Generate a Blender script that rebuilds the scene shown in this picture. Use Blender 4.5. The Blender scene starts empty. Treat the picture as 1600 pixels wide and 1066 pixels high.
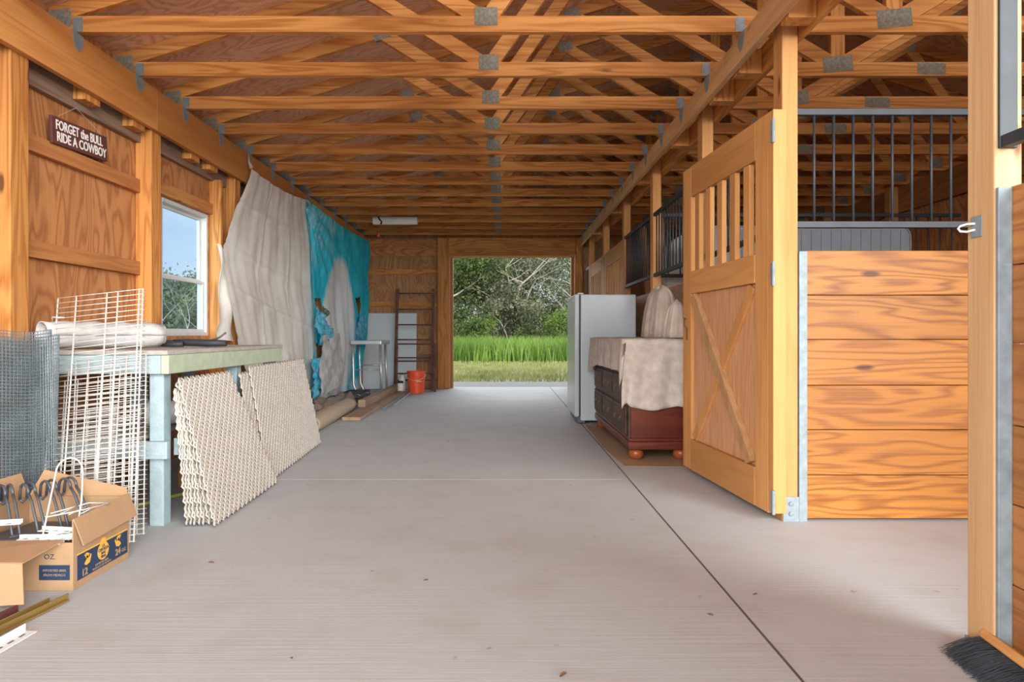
import bpy, bmesh, math, random
from mathutils import Vector, Matrix
random.seed(7)
scene = bpy.context.scene
COL = scene.collection
R = math.radians
PI = math.pi
CAMZ = 0.945; F = 1020.0; VX = 788.0; VY = 522.0

# ---------------------------------------------------------------- camera
cd = bpy.data.cameras.new('camera'); cam = bpy.data.objects.new('camera', cd); COL.objects.link(cam)
cam.location = (0, 0, CAMZ); cam.rotation_euler = (PI/2, 0, 0)
cd.sensor_width = 36; cd.lens = F/1600*36; cd.shift_x = 12/1600; cd.shift_y = -11/1600
cd.clip_end = 300; cd.clip_start = 0.05
scene.camera = cam

# ---------------------------------------------------------------- sky, added fill suns, exposure
w = bpy.data.worlds.new('sky'); scene.world = w; w.use_nodes = True
nt = w.node_tree; nt.nodes.clear()
def wn(t, **k):
    n = nt.nodes.new(t)
    for a, b in k.items(): setattr(n, a, b)
    return n
tc = wn('ShaderNodeTexCoord'); mp = wn('ShaderNodeMapping'); mp.inputs['Scale'].default_value = (1, 1, 2.5)
nz = wn('ShaderNodeTexNoise'); nz.inputs['Scale'].default_value = 2.4; nz.inputs['Detail'].default_value = 6
rp = wn('ShaderNodeValToRGB')
rp.color_ramp.elements[0].position = .42; rp.color_ramp.elements[0].color = (.40, .50, .63, 1)
rp.color_ramp.elements[1].position = .60; rp.color_ramp.elements[1].color = (.58, .62, .67, 1)
bg = wn('ShaderNodeBackground'); bg.inputs['Strength'].default_value = 1.0
out = wn('ShaderNodeOutputWorld')
nt.links.new(tc.outputs['Generated'], mp.inputs['Vector']); nt.links.new(mp.outputs[0], nz.inputs['Vector'])
nt.links.new(nz.outputs['Fac'], rp.inputs['Fac']); nt.links.new(rp.outputs[0], bg.inputs['Color']); nt.links.new(bg.outputs[0], out.inputs[0])

def sun(name, direction, strength, angle, color):
    l = bpy.data.lights.new(name, 'SUN'); o = bpy.data.objects.new(name, l); COL.objects.link(o)
    l.energy = strength; l.angle = R(angle); l.color = color
    o.rotation_euler = Vector(direction).to_track_quat('-Z', 'Y').to_euler()
    o.location = (0, -8, 6)
# soft suns added to brighten the interior through its open ends
sun('left_fill_sun', (-.65, 1, -.15), 6.2, 52, (1.0, .99, .975))  # added fill from behind the camera, brightens the left wall and tarps
sun('right_fill_sun', (.62, 1, -.17), 3.2, 52, (1.0, .99, .975))  # second added fill, brightens the stall side of the aisle
sun('far_fill_sun', (.05, -1, -.38), 3.1, 60, (.97, .99, 1.0))  # added fill through the far doorway, lifts the deep end of the aisle
scene.view_settings.view_transform = 'Standard'; scene.view_settings.look = 'None'
scene.view_settings.gamma = 1; scene.view_settings.use_curve_mapping = False
scene.view_settings.exposure = 0.72
scene.cycles.diffuse_bounces = 8; scene.cycles.max_bounces = 14

# ---------------------------------------------------------------- helpers
class MB:
    def __init__(s): s.v = []; s.f = []
    def add(s, vs, fs):
        n = len(s.v); s.v += [tuple(p) for p in vs]; s.f += [tuple(i+n for i in q) for q in fs]
    def box(s, x0, x1, y0, y1, z0, z1):
        s.add([(x, y, z) for x in (x0, x1) for y in (y0, y1) for z in (z0, z1)],
              [(0,1,3,2),(4,6,7,5),(0,4,5,1),(2,3,7,6),(0,2,6,4),(1,5,7,3)])
        return s
    def bar(s, a, b, w, t, up=(0,0,1)):
        """a rectangular bar from a to b: w measured across 'up x dir', t along up"""
        a = Vector(a); b = Vector(b); d = (b-a).normalized(); u = Vector(up)
        sd = d.cross(u).normalized(); u = sd.cross(d).normalized()
        vs = [p + sd*i*w/2 + u*j*t/2 for p in (a, b) for i in (-1, 1) for j in (-1, 1)]
        s.add(vs, [(0,1,3,2),(4,6,7,5),(0,4,5,1),(2,3,7,6),(0,2,6,4),(1,5,7,3)])
        return s
    def tube(s, pts, r, n=8, cap=True):
        pts = [Vector(p) for p in pts]; rs = r if isinstance(r, (list, tuple)) else [r]*len(pts)
        base = len(s.v); prev = None
        for i, p in enumerate(pts):
            d = (pts[min(i+1, len(pts)-1)] - pts[max(i-1, 0)]).normalized()
            if prev is None:
                u = Vector((0,0,1)) if abs(d.z) < .9 else Vector((1,0,0))
            else: u = prev
            sd = d.cross(u).normalized(); u = sd.cross(d).normalized(); prev = u
            for k in range(n):
                a = 2*PI*k/n; s.v.append(tuple(p + (sd*math.cos(a) + u*math.sin(a))*rs[i]))
        for i in range(len(pts)-1):
            for k in range(n):
                a = base+i*n+k; b = base+i*n+(k+1) % n
                s.f.append((a, b, b+n, a+n))
        if cap:
            s.f.append(tuple(base+k for k in range(n))[::-1]); s.f.append(tuple(base+(len(pts)-1)*n+k for k in range(n)))
        return s
    def lathe(s, prof, c=(0,0,0), n=24, flute=0, nf=0):
        base = len(s.v)
        for r, z in prof:
            for k in range(n):
                a = 2*PI*k/n; rr = r*(1+flute*math.cos(nf*a)) if flute else r
                s.v.append((c[0]+rr*math.cos(a), c[1]+rr*math.sin(a), c[2]+z))
        for i in range(len(prof)-1):
            for k in range(n):
                a = base+i*n+k; b = base+i*n+(k+1) % n
                s.f.append((a, b, b+n, a+n))
        s.f.append(tuple(base+k for k in range(n))[::-1]); s.f.append(tuple(base+(len(prof)-1)*n+k for k in range(n)))
        return s
    def prism(s, pts, axis, a, b):
        """polygon pts (2-D) extruded between a and b along axis 0/1/2"""
        def P(p, t):
            q = list(p); q.insert(axis, t); return tuple(q)
        n = len(pts); vs = [P(p, a) for p in pts] + [P(p, b) for p in pts]
        s.add(vs, [tuple(range(n))[::-1], tuple(range(n, 2*n))] + [(i, (i+1) % n, (i+1) % n+n, i+n) for i in range(n)])
        return s
    def build(s, name, mat, parent=None, loc=None, smooth=False, bevel=0, origin=None):
        m = bpy.data.meshes.new(name); v = s.v
        if origin is not None: v = [(p[0]-origin[0], p[1]-origin[1], p[2]-origin[2]) for p in v]
        m.from_pydata(v, [], s.f); m.materials.append(mat)
        bm = bmesh.new(); bm.from_mesh(m); bmesh.ops.recalc_face_normals(bm, faces=bm.faces); bm.to_mesh(m); bm.free()
        if smooth:
            for p in m.polygons: p.use_smooth = True
        o = bpy.data.objects.new(name, m); COL.objects.link(o)
        if parent: o.parent = parent
        if origin is not None: o.location = origin
        if loc is not None: o.location = loc
        if bevel:
            b = o.modifiers.new('bevel', 'BEVEL'); b.width = bevel; b.segments = 2; b.limit_method = 'ANGLE'; b.angle_limit = R(40)
        return o

def tag(o, label, cat=None, group=None, kind=None):
    if label: o['label'] = label
    if cat: o['category'] = cat
    if group: o['group'] = group
    if kind: o['kind'] = kind
    return o
def thing(name, label, cat, loc=(0,0,0), rz=0, group=None):
    o = bpy.data.objects.new(name, None); COL.objects.link(o); o.empty_display_size = .1
    o.location = loc; o.rotation_euler = (0, 0, rz); return tag(o, label, cat, group)
def struct(o, label=None):
    o['kind'] = 'structure'
    if label: o['label'] = label
    return o
def copy_tree(o, parent=None):
    c = o.copy(); COL.objects.link(c)
    if parent: c.parent = parent
    for ch in list(o.children): copy_tree(ch, c)
    return c
ORD = ['first','second','third','fourth','fifth','sixth','seventh','eighth','ninth','tenth','eleventh','twelfth','thirteenth','fourteenth','fifteenth','sixteenth']
def interp(pts, t):
    """piecewise linear through list of tuples, t in 0..1"""
    n = len(pts)-1; x = min(max(t, 0), 1)*n; i = min(int(x), n-1); f = x-i
    return tuple(a*(1-f)+b*f for a, b in zip(pts[i], pts[i+1]))
def on_side(px, py, X):
    """measure a point of a wall plane x = X from where it is seen in the photo"""
    Y = X*F/(px-VX); return (X, Y, CAMZ+(VY-py)*Y/F)

# ---------------------------------------------------------------- materials
def mat(name):
    m = bpy.data.materials.new(name); m.use_nodes = True; t = m.node_tree
    b = t.nodes['Principled BSDF']; return m, t, b
def N(t, k, **kw):
    n = t.nodes.new(k)
    for a, b in kw.items():
        if a.startswith('i_'):
            n.inputs[a[2:].replace('_', ' ')].default_value = b
        else: setattr(n, a, b)
    return n
def L(t, a, b): t.links.new(a, b)
def math_(t, op, a, b=None, clamp=False):
    n = t.nodes.new('ShaderNodeMath'); n.operation = op; n.use_clamp = clamp
    for i, x in enumerate((a, b)):
        if x is None: continue
        if isinstance(x, (int, float)): n.inputs[i].default_value = x
        else: t.links.new(x, n.inputs[i])
    return n.outputs[0]
def mixc(t, fac, a, b, mode='MIX'):
    n = t.nodes.new('ShaderNodeMix'); n.data_type = 'RGBA'; n.blend_type = mode
    for s, x in ((0, fac), (6, a), (7, b)):
        if isinstance(x, (int, float)): n.inputs[s].default_value = x
        elif isinstance(x, tuple): n.inputs[s].default_value = x if len(x) == 4 else (*x, 1)
        else: t.links.new(x, n.inputs[s])
    return n.outputs[2]
def plain(name, col, rough=.6, metal=0, bump=0, bscale=40, var=.08, spec=.5):
    m, t, b = mat(name)
    tcn = N(t, 'ShaderNodeTexCoord'); nz = N(t, 'ShaderNodeTexNoise', i_Scale=bscale*.25, i_Detail=5.0); L(t, tcn.outputs['Object'], nz.inputs['Vector'])
    c = mixc(t, nz.outputs['Fac'], tuple(x*(1-var*2) for x in col), tuple(min(1, x*(1+var*2)) for x in col)); L(t, c, b.inputs['Base Color'])
    b.inputs['Roughness'].default_value = rough; b.inputs['Metallic'].default_value = metal
    b.inputs['Specular IOR Level'].default_value = spec
    if bump:
        n2 = N(t, 'ShaderNodeTexNoise', i_Scale=float(bscale), i_Detail=4.0); L(t, tcn.outputs['Object'], n2.inputs['Vector'])
        bp = N(t, 'ShaderNodeBump', i_Strength=bump, i_Distance=.01); L(t, n2.outputs['Fac'], bp.inputs['Height']); L(t, bp.outputs[0], b.inputs['Normal'])
    return m
def wood(name, axis, light, mid, dark, rings=9.0, across=7.0, along=.7, rough=.65, contrast=.75, knots=.5, varia=.25):
    """pine or plywood: contour rings of a stretched noise, fine fibre, knots; every object shifts the pattern"""
    m, t, b = mat(name)
    tcn = N(t, 'ShaderNodeTexCoord'); oi = N(t, 'ShaderNodeObjectInfo')
    off = N(t, 'ShaderNodeCombineXYZ')
    L(t, math_(t, 'MULTIPLY', oi.outputs['Random'], 37.0), off.inputs[0]); L(t, math_(t, 'MULTIPLY', oi.outputs['Random'], 91.0), off.inputs[1]); L(t, math_(t, 'MULTIPLY', oi.outputs['Random'], 53.0), off.inputs[2])
    ad = N(t, 'ShaderNodeVectorMath', operation='ADD'); L(t, tcn.outputs['Object'], ad.inputs[0]); L(t, off.outputs[0], ad.inputs[1])
    def mapped(al, ac):
        sc = [ac]*3; sc[axis] = al; mm = N(t, 'ShaderNodeMapping'); mm.inputs['Scale'].default_value = sc
        L(t, ad.outputs[0], mm.inputs['Vector']); return mm.outputs[0]
    n1 = N(t, 'ShaderNodeTexNoise', i_Scale=1.0, i_Detail=2.2, i_Roughness=.45, i_Distortion=.35); L(t, mapped(along, across), n1.inputs['Vector'])
    ph = math_(t, 'MULTIPLY', n1.outputs['Fac'], rings*6.283)
    rg = math_(t, 'MULTIPLY_ADD', math_(t, 'SINE', ph), .5); t.nodes[-1].inputs[2].default_value = .5
    rg = [n for n in t.nodes if n.type == 'MATH' and n.operation == 'MULTIPLY_ADD'][-1].outputs[0]
    rg = math_(t, 'POWER', rg, 1.7)
    fb = N(t, 'ShaderNodeTexNoise', i_Scale=1.0, i_Detail=3.0); L(t, mapped(3.0, 130.0), fb.inputs['Vector'])
    big = N(t, 'ShaderNodeTexNoise', i_Scale=1.0, i_Detail=2.0); L(t, mapped(.5, 2.2), big.inputs['Vector'])
    fac = math_(t, 'ADD', math_(t, 'MULTIPLY', rg, contrast), math_(t, 'MULTIPLY', math_(t, 'SUBTRACT', fb.outputs['Fac'], .5), 1.15), True)
    c = mixc(t, fac, light, mid)
    bf = N(t, 'ShaderNodeMapRange'); bf.inputs[1].default_value = .35; bf.inputs[2].default_value = .75; bf.inputs[3].default_value = 0; bf.inputs[4].default_value = .55
    L(t, big.outputs['Fac'], bf.inputs[0]); c = mixc(t, bf.outputs[0], c, mid)
    if knots:
        vo = N(t, 'ShaderNodeTexVoronoi', i_Scale=1.0, i_Randomness=1.0); L(t, mapped(1.7, 5.5), vo.inputs['Vector'])
        kr = N(t, 'ShaderNodeMapRange'); kr.inputs[1].default_value = .06; kr.inputs[2].default_value = .11; kr.inputs[3].default_value = 1; kr.inputs[4].default_value = 0
        L(t, vo.outputs['Distance'], kr.inputs[0])
        sx = N(t, 'ShaderNodeSeparateColor'); L(t, vo.outputs['Color'], sx.inputs[0])
        pres = math_(t, 'GREATER_THAN', sx.outputs[0], 1-knots)
        kk = math_(t, 'MULTIPLY', math_(t, 'MULTIPLY', kr.outputs[0], pres), .85, True)
        c = mixc(t, kk, c, dark)
    hv = N(t, 'ShaderNodeHueSaturation'); L(t, c, hv.inputs['Color'])
    vv = math_(t, 'ADD', math_(t, 'MULTIPLY', oi.outputs['Random'], varia), 1-varia/2); L(t, vv, hv.inputs['Value'])
    L(t, hv.outputs[0], b.inputs['Base Color']); b.inputs['Roughness'].default_value = rough
    b.inputs['Specular IOR Level'].default_value = .3
    bp = N(t, 'ShaderNodeBump', i_Strength=.25, i_Distance=.003); L(t, fac, bp.inputs['Height']); L(t, bp.outputs[0], b.inputs['Normal'])
    return m
OL, OM, OD = (.62,.29,.085), (.36,.125,.03), (.07,.022,.010)
M = {}
for ax, nm in ((0,'x'),(1,'y'),(2,'z')):
    M['pine_'+nm] = wood('pine_'+nm, ax, (.66,.31,.09), (.40,.145,.032), OD, rings=8, across=9, along=.7, knots=.5, contrast=.85)
    M['fresh_'+nm] = wood('fresh_'+nm, ax, (.62,.315,.11), (.45,.195,.055), (.16,.05,.02), rings=5, across=8, along=.6, knots=.3, contrast=.42)
    M['ply_'+nm] = wood('ply_'+nm, ax, (.58,.265,.10), (.36,.14,.05), (.10,.03,.012), rings=13, across=4.2, along=1.0, knots=.3, contrast=.95)
M['old_y'] = wood('old_y', 1, (.50,.22,.075), (.33,.115,.035), OD, rings=6, across=9, along=.7, knots=.3, contrast=.5)
M['greyed_y'] = wood('greyed_y', 1, (.30,.20,.14), (.18,.10,.065), OD, rings=6, across=9, along=.7, knots=.3, contrast=.6)
M['roofply'] = wood('roofply', 0, (.76,.46,.29), (.48,.23,.12), (.10,.035,.018), rings=16, across=3.6, along=1.3, knots=.3, contrast=.7)
M['backply'] = wood('backply', 2, (.50,.27,.12), (.32,.14,.06), (.06,.02,.012), rings=11, across=4.5, along=1.2, knots=.6)
M['plank_x'] = wood('plank_x', 0, (.40,.155,.022), (.20,.062,.009), (.05,.015,.006), rings=11, across=6.5, along=.75, knots=.6, contrast=.8, rough=.45)
M['plank_y'] = wood('plank_y', 1, (.44,.19,.06), (.25,.085,.025), (.10,.03,.01), rings=9, across=6.5, along=.75, knots=.4, contrast=.6, rough=.5)
M['galv'] = plain('galvanised_steel', (.23,.28,.30), .6, .15, var=.2, bscale=120)
M['plate'] = plain('nail_plate_steel', (.36,.36,.30), .5, .5, bump=.9, bscale=260, var=.35)
M['black_steel'] = plain('black_steel', (.035,.042,.05), .55, .2, var=.2)
M['white_wire'] = plain('white_coated_wire', (.68,.65,.60), .35)
M['concrete_grey'] = plain('slab_grey', (.46,.45,.44), .9)
M['cardboard'] = plain('cardboard', (.43,.27,.145), .85, bump=.15, bscale=60, var=.06)
M['lattice'] = plain('vinyl_lattice', (.58,.54,.47), .5, var=.06)
M['bench'] = plain('pale_blue_paint', (.36,.47,.50), .7, bump=.2, bscale=80, var=.12)
M['bench_green'] = plain('pale_green_paint', (.42,.50,.36), .7, bump=.2, bscale=80, var=.12)
M['bench_top'] = plain('weathered_bench_boards', (.40,.38,.34), .85, bump=.3, bscale=60, var=.2)
M['white_enamel'] = plain('white_enamel', (.62,.70,.74), .25, var=.02)
M['cherry'] = wood('cherry', 0, (.20,.045,.022), (.10,.020,.012), (.03,.01,.006), rings=4, across=6, knots=0, rough=.35, varia=.05)
M['walnut'] = wood('walnut', 1, (.115,.062,.042), (.06,.03,.02), (.02,.01,.006), rings=4, across=6, knots=0, rough=.5, varia=.05)
M['foot'] = plain('turned_foot_wood', (.36,.09,.025), .35, var=.2)
M['brass'] = plain('aged_brass', (.30,.22,.12), .4, .7)
M['rust'] = plain('rusty_steel', (.16,.07,.05), .75, .3, var=.45, bscale=40)
M['orange'] = plain('orange_plastic', (.85,.10,.03), .45, var=.05)
M['white_plastic'] = plain('white_plastic', (.78,.78,.76), .4)
M['alu'] = plain('dull_aluminium', (.50,.53,.54), .38, .7)
M['dark_rubber'] = plain('black_foam', (.022,.026,.032), .6)
M['hook_steel'] = plain('grey_coated_steel', (.10,.11,.13), .45, .3)
M['broom'] = plain('broom_bristle', (.06,.08,.10), .7, var=.4)
M['gold_strip'] = plain('brass_strip', (.36,.25,.08), .35, .5)
M['sign'] = plain('maroon_board', (.105,.032,.024), .7, bump=.2)
M['paint_white'] = plain('white_paint', (.80,.78,.74), .6)
M['navy'] = plain('navy_print', (.018,.045,.10), .6)
M['yellow'] = plain('yellow_print', (.80,.45,.06), .6)
M['grey_sheet'] = plain('grey_sheet', (.13,.14,.16), .5)
M['window_vinyl'] = plain('window_vinyl', (.60,.62,.62), .4, var=.1)
M['blanket'] = plain('brown_blanket', (.20,.16,.13), .95, bump=.4, bscale=90, var=.25)
M['carpet'] = plain('carpet_backing', (.46,.37,.27), .95, bump=.3, bscale=150, var=.12)
M['mesh_green'] = plain('hardware_cloth', (.20,.25,.27), .5, .3, var=.3)
M['yellowgreen'] = plain('lime_strap', (.55,.60,.12), .6)
M['cord'] = plain('sisal_cord', (.45,.38,.28), .9)
M['red'] = plain('red_plastic', (.7,.12,.08), .4)
def glass():
    m, t, b = mat('dusty_glass')
    tr = N(t, 'ShaderNodeBsdfTransparent'); tr.inputs['Color'].default_value = (.80,.90,.97,1)
    b.inputs['Base Color'].default_value = (.5,.55,.58,1); b.inputs['Roughness'].default_value = .25; b.inputs['Specular IOR Level'].default_value = .3
    ms = N(t, 'ShaderNodeMixShader'); ms.inputs[0].default_value = .05; o = [n for n in t.nodes if n.type == 'OUTPUT_MATERIAL'][0]
    L(t, tr.outputs[0], ms.inputs[1]); L(t, b.outputs[0], ms.inputs[2]); L(t, ms.outputs[0], o.inputs['Surface'])
    return m
M['glass'] = glass()
def cloth_mat(name, col, col2, transl=.35, scale=6, bump=.25, bs=40, attr=None, under=None):
    m, t, b = mat(name)
    tcn = N(t, 'ShaderNodeTexCoord'); nz = N(t, 'ShaderNodeTexNoise', i_Scale=float(scale), i_Detail=6.0); L(t, tcn.outputs['Object'], nz.inputs['Vector'])
    mr = N(t, 'ShaderNodeMapRange'); mr.inputs[1].default_value = .35; mr.inputs[2].default_value = .68; L(t, nz.outputs['Fac'], mr.inputs[0])
    c = mixc(t, mr.outputs[0], col, col2)
    if attr:
        at = N(t, 'ShaderNodeAttribute', attribute_name=attr)
        f = N(t, 'ShaderNodeTexNoise', i_Scale=1.0, i_Detail=5.0); mm = N(t, 'ShaderNodeMapping'); mm.inputs['Scale'].default_value = (12, 12, 4)
        L(t, tcn.outputs['Object'], mm.inputs['Vector']); L(t, mm.outputs[0], f.inputs['Vector'])
        e = math_(t, 'ADD', at.outputs['Fac'], math_(t, 'MULTIPLY', math_(t, 'SUBTRACT', f.outputs['Fac'], .5), 1.1))
        e2 = N(t, 'ShaderNodeMapRange'); e2.inputs[1].default_value = .25; e2.inputs[2].default_value = .75; L(t, e, e2.inputs[0])
        c = mixc(t, e2.outputs[0], c, under)
    L(t, c, b.inputs['Base Color']); b.inputs['Roughness'].default_value = .8; b.inputs['Specular IOR Level'].default_value = .2
    n2 = N(t, 'ShaderNodeTexNoise', i_Scale=float(bs), i_Detail=4.0); L(t, tcn.outputs['Object'], n2.inputs['Vector'])
    bp = N(t, 'ShaderNodeBump', i_Strength=bump, i_Distance=.02); L(t, n2.outputs['Fac'], bp.inputs['Height']); L(t, bp.outputs[0], b.inputs['Normal'])
    if transl:
        tr = N(t, 'ShaderNodeBsdfTranslucent'); L(t, c, tr.inputs['Color']); ms = N(t, 'ShaderNodeMixShader'); ms.inputs[0].default_value = transl
        o = [n for n in t.nodes if n.type == 'OUTPUT_MATERIAL'][0]
        L(t, b.outputs[0], ms.inputs[1]); L(t, tr.outputs[0], ms.inputs[2]); L(t, ms.outputs[0], o.inputs['Surface'])
    return m
M['canvas'] = cloth_mat('canvas_cloth', (.72,.69,.62), (.85,.83,.77), .15, 3)
M['tarp'] = cloth_mat('blue_tarp_plastic', (.01,.50,.74), (.05,.72,.90), .15, 5, .3, 25, 'wear', (.74,.76,.76))
M['tarp_plain'] = cloth_mat('blue_tarp_scrap', (.02,.42,.64), (.30,.66,.80), .3, 14)
M['sheet'] = cloth_mat('beige_drop_cloth', (.56,.49,.42), (.72,.66,.59), .05, 16)
M['sheet2'] = cloth_mat('dusty_bed_sheet', (.52,.43,.36), (.72,.64,.56), .05, 9)
M['plastic_wrap'] = cloth_mat('cloudy_plastic', (.52,.52,.51), (.74,.73,.71), .2, 9, .3, 30)
M['mattress'] = plain('grey_mattress_ticking', (.25,.28,.31), .9, bump=.2, bscale=30)
M['mattress_white'] = plain('off_white_ticking', (.62,.58,.50), .9, bump=.2, bscale=30)

def concrete():
    m, t, b = mat('concrete_floor'); tcn = N(t, 'ShaderNodeTexCoord'); P = tcn.outputs['Object']
    def nz(s, d=6.0, r=.55, vec=P):
        n = N(t, 'ShaderNodeTexNoise', i_Scale=float(s), i_Detail=d, i_Roughness=r); L(t, vec, n.inputs['Vector']); return n.outputs['Fac']
    c = mixc(t, nz(1.1), (.46,.50,.53), (.57,.61,.64))
    mr = N(t, 'ShaderNodeMapRange'); mr.inputs[1].default_value = .5; mr.inputs[2].default_value = .8; mr.inputs[4].default_value = .6; L(t, nz(3.2, 8.0), mr.inputs[0])
    c = mixc(t, mr.outputs[0], c, (.40,.375,.355))
    mm = N(t, 'ShaderNodeMapping'); mm.inputs['Scale'].default_value = (2.2, 90, 1); L(t, P, mm.inputs['Vector'])
    br = N(t, 'ShaderNodeTexNoise', i_Scale=1.0, i_Detail=4.0); L(t, mm.outputs[0], br.inputs['Vector'])
    c = mixc(t, .22, c, mixc(t, br.outputs['Fac'], (.25,.235,.22), (.72,.70,.67)))
    sp = N(t, 'ShaderNodeMapRange'); sp.inputs[1].default_value = .70; sp.inputs[2].default_value = .76; sp.inputs[4].default_value = .55; L(t, nz(16, 3.0), sp.inputs[0])
    c = mixc(t, sp.outputs[0], c, (.17,.13,.11))
    L(t, c, b.inputs['Base Color']); b.inputs['Roughness'].default_value = .75; b.inputs['Specular IOR Level'].default_value = .3
    bp = N(t, 'ShaderNodeBump', i_Strength=.25, i_Distance=.004); L(t, br.outputs['Fac'], bp.inputs['Height']); L(t, bp.outputs[0], b.inputs['Normal'])
    return m
M['concrete'] = concrete()
M['joint'] = plain('saw_cut_dirt', (.11,.10,.09), .95)
def ground():
    m, t, b = mat('rough_ground'); tcn = N(t, 'ShaderNodeTexCoord'); P = tcn.outputs['Object']
    n1 = N(t, 'ShaderNodeTexNoise', i_Scale=.55, i_Detail=6.0); L(t, P, n1.inputs['Vector'])
    n2 = N(t, 'ShaderNodeTexNoise', i_Scale=9.0, i_Detail=6.0); L(t, P, n2.inputs['Vector'])
    a = mixc(t, n2.outputs['Fac'], (.15,.18,.05), (.33,.32,.14))
    mr = N(t, 'ShaderNodeMapRange'); mr.inputs[1].default_value = .50; mr.inputs[2].default_value = .62; L(t, n1.outputs['Fac'], mr.inputs[0])
    L(t, mixc(t, mr.outputs[0], a, mixc(t, n2.outputs['Fac'], (.26,.23,.15), (.40,.36,.27))), b.inputs['Base Color']); b.inputs['Roughness'].default_value = .95
    return m
M['ground'] = ground()
def leafy(name, a, bcol, scale=.9):
    m, t, b = mat(name); tcn = N(t, 'ShaderNodeTexCoord'); n1 = N(t, 'ShaderNodeTexNoise', i_Scale=scale, i_Detail=5.0); L(t, tcn.outputs['Object'], n1.inputs['Vector'])
    mr = N(t, 'ShaderNodeMapRange'); mr.inputs[1].default_value = .32; mr.inputs[2].default_value = .68; L(t, n1.outputs['Fac'], mr.inputs[0])
    c = mixc(t, mr.outputs[0], a, bcol); L(t, c, b.inputs['Base Color']); b.inputs['Roughness'].default_value = .6
    tr = N(t, 'ShaderNodeBsdfTranslucent'); L(t, c, tr.inputs['Color']); ms = N(t, 'ShaderNodeMixShader'); ms.inputs[0].default_value = .4
    o = [n for n in t.nodes if n.type == 'OUTPUT_MATERIAL'][0]; L(t, b.outputs[0], ms.inputs[1]); L(t, tr.outputs[0], ms.inputs[2]); L(t, ms.outputs[0], o.inputs['Surface'])
    return m
M['leaf_dark'] = leafy('oak_leaves', (.025,.05,.012), (.13,.18,.04))
M['leaf_grey'] = leafy('mossy_leaves', (.06,.075,.035), (.20,.215,.12))
M['leaf_bright'] = leafy('bright_leaves', (.06,.12,.015), (.19,.26,.04))
M['grass'] = leafy('tall_grass_blades', (.08,.18,.02), (.23,.34,.06), .7)
M['grass_short'] = leafy('short_grass_blades', (.20,.25,.06), (.42,.40,.17), 1.2)
M['bark'] = plain('grey_bark', (.34,.30,.26), .95, bump=.5, bscale=30, var=.3)
# ================================================================ SETTING
ZJ = CAMZ+1.657                       # underside of the truss bottom chords
XL, XR = -2.35, 1.306                 # aisle faces of the two header beams
WL = -2.50                            # inner face of the left wall
RIDGE = 2.14; SL = .30; WR = 6.78
YB = 11.40; Y0 = -.6                  # back wall, open end behind the camera
struct(MB().box(-2.75, 6.9, Y0, YB+.25, -.15, 0).build('floor', M['concrete']))
fl = bpy.data.objects['floor']
struct(MB().box(.807, .815, Y0, YB+.2, -.002, .0012).build('joint', M['joint'], parent=fl))
for yy in (4.235, 9.2): struct(MB().box(-2.5, .806, yy, yy+.005, -.002, .0010).build('joint', M['concrete_grey'], parent=fl))
M['apron'] = plain('weathered_apron', (.27,.27,.26), .9, bscale=20)
ap = struct(MB().box(-4, 3.0, YB+.26, 13.05, -.12, -.012).build('concrete_apron', M['apron']))
struct(MB().box(-5, 7, -6, Y0-.01, -.15, -.01).build('front_apron', M['concrete']))
g = MB(); n = 60
for i in range(n+1):
    for j in range(n+1):
        x = -40+80*i/n; y = -25+100*j/n
        z = -.06 if y < 14 else -.06 + .03*math.sin(x*.7)*math.cos(y*.5)
        g.v.append((x, y, z))
for i in range(n):
    for j in range(n):
        a = i*(n+1)+j; g.f.append((a, a+n+1, a+n+2, a+1))
struct(g.build('ground', M['ground'], smooth=True))

# left wall with three window openings (two of them behind the tarps)
WINS = [(4.76, 5.52), (6.75, 7.51), (8.95, 9.71)]; WZ0, WZ1 = .93, 1.95
wl = MB(); ycur = Y0
for a, b in WINS:
    wl.box(WL-.09, WL, ycur, a, 0, 2.75); wl.box(WL-.09, WL, a, b, 0, WZ0); wl.box(WL-.09, WL, a, b, WZ1, 2.75); ycur = b
wl.box(WL-.09, WL, ycur, YB+.1, 0, 2.75)
wall_left = struct(wl.build('wall_left', M['ply_z']))
# back wall
bk = MB(); OX0, OX1, OZ = -.93, 1.20, 2.285
bk.box(WL, OX0-.04, YB, YB+.1, 0, 3.3); bk.box(OX0-.04, OX1+.04, YB, YB+.1, OZ+.04, 3.3); bk.box(OX1+.04, WR, YB, YB+.1, 0, 3.3)
bk.prism([(WL, 3.3), (WR, 3.3), (WR, 2.9), (RIDGE, 4.2), (WL, 2.9)][:0] or [(-.6, 3.3), (4.9, 3.3), (RIDGE, 4.13)], 1, YB, YB+.1)
struct(bk.build('wall_back', M['backply']))
struct(MB().box(WR, WR+.09, Y0, YB, 0, 2.75).build('wall_right', M['ply_z']))
# stall back wall
sw = struct(MB().box(4.50, 4.52, 0, YB, 0, 2.33).build('wall_stall_back', M['ply_z']))
# roof deck, two slopes
def roof_z(x): return ZJ+.089+.09+SL*(x-XL) if x < RIDGE else ZJ+.089+.09+SL*(2*RIDGE-XL-x)
c = MB().prism([(-3.0, roof_z(-3.0)), (RIDGE, roof_z(RIDGE)), (RIDGE, roof_z(RIDGE)+.05), (-3.0, roof_z(-3.0)+.05)], 1, Y0, YB+.35)
c.prism([(RIDGE, roof_z(RIDGE)), (7.3, roof_z(7.3)), (7.3, roof_z(7.3)+.05), (RIDGE, roof_z(RIDGE)+.05)], 1, Y0, YB+.35)
struct(c.build('ceiling', M['roofply']))

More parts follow.
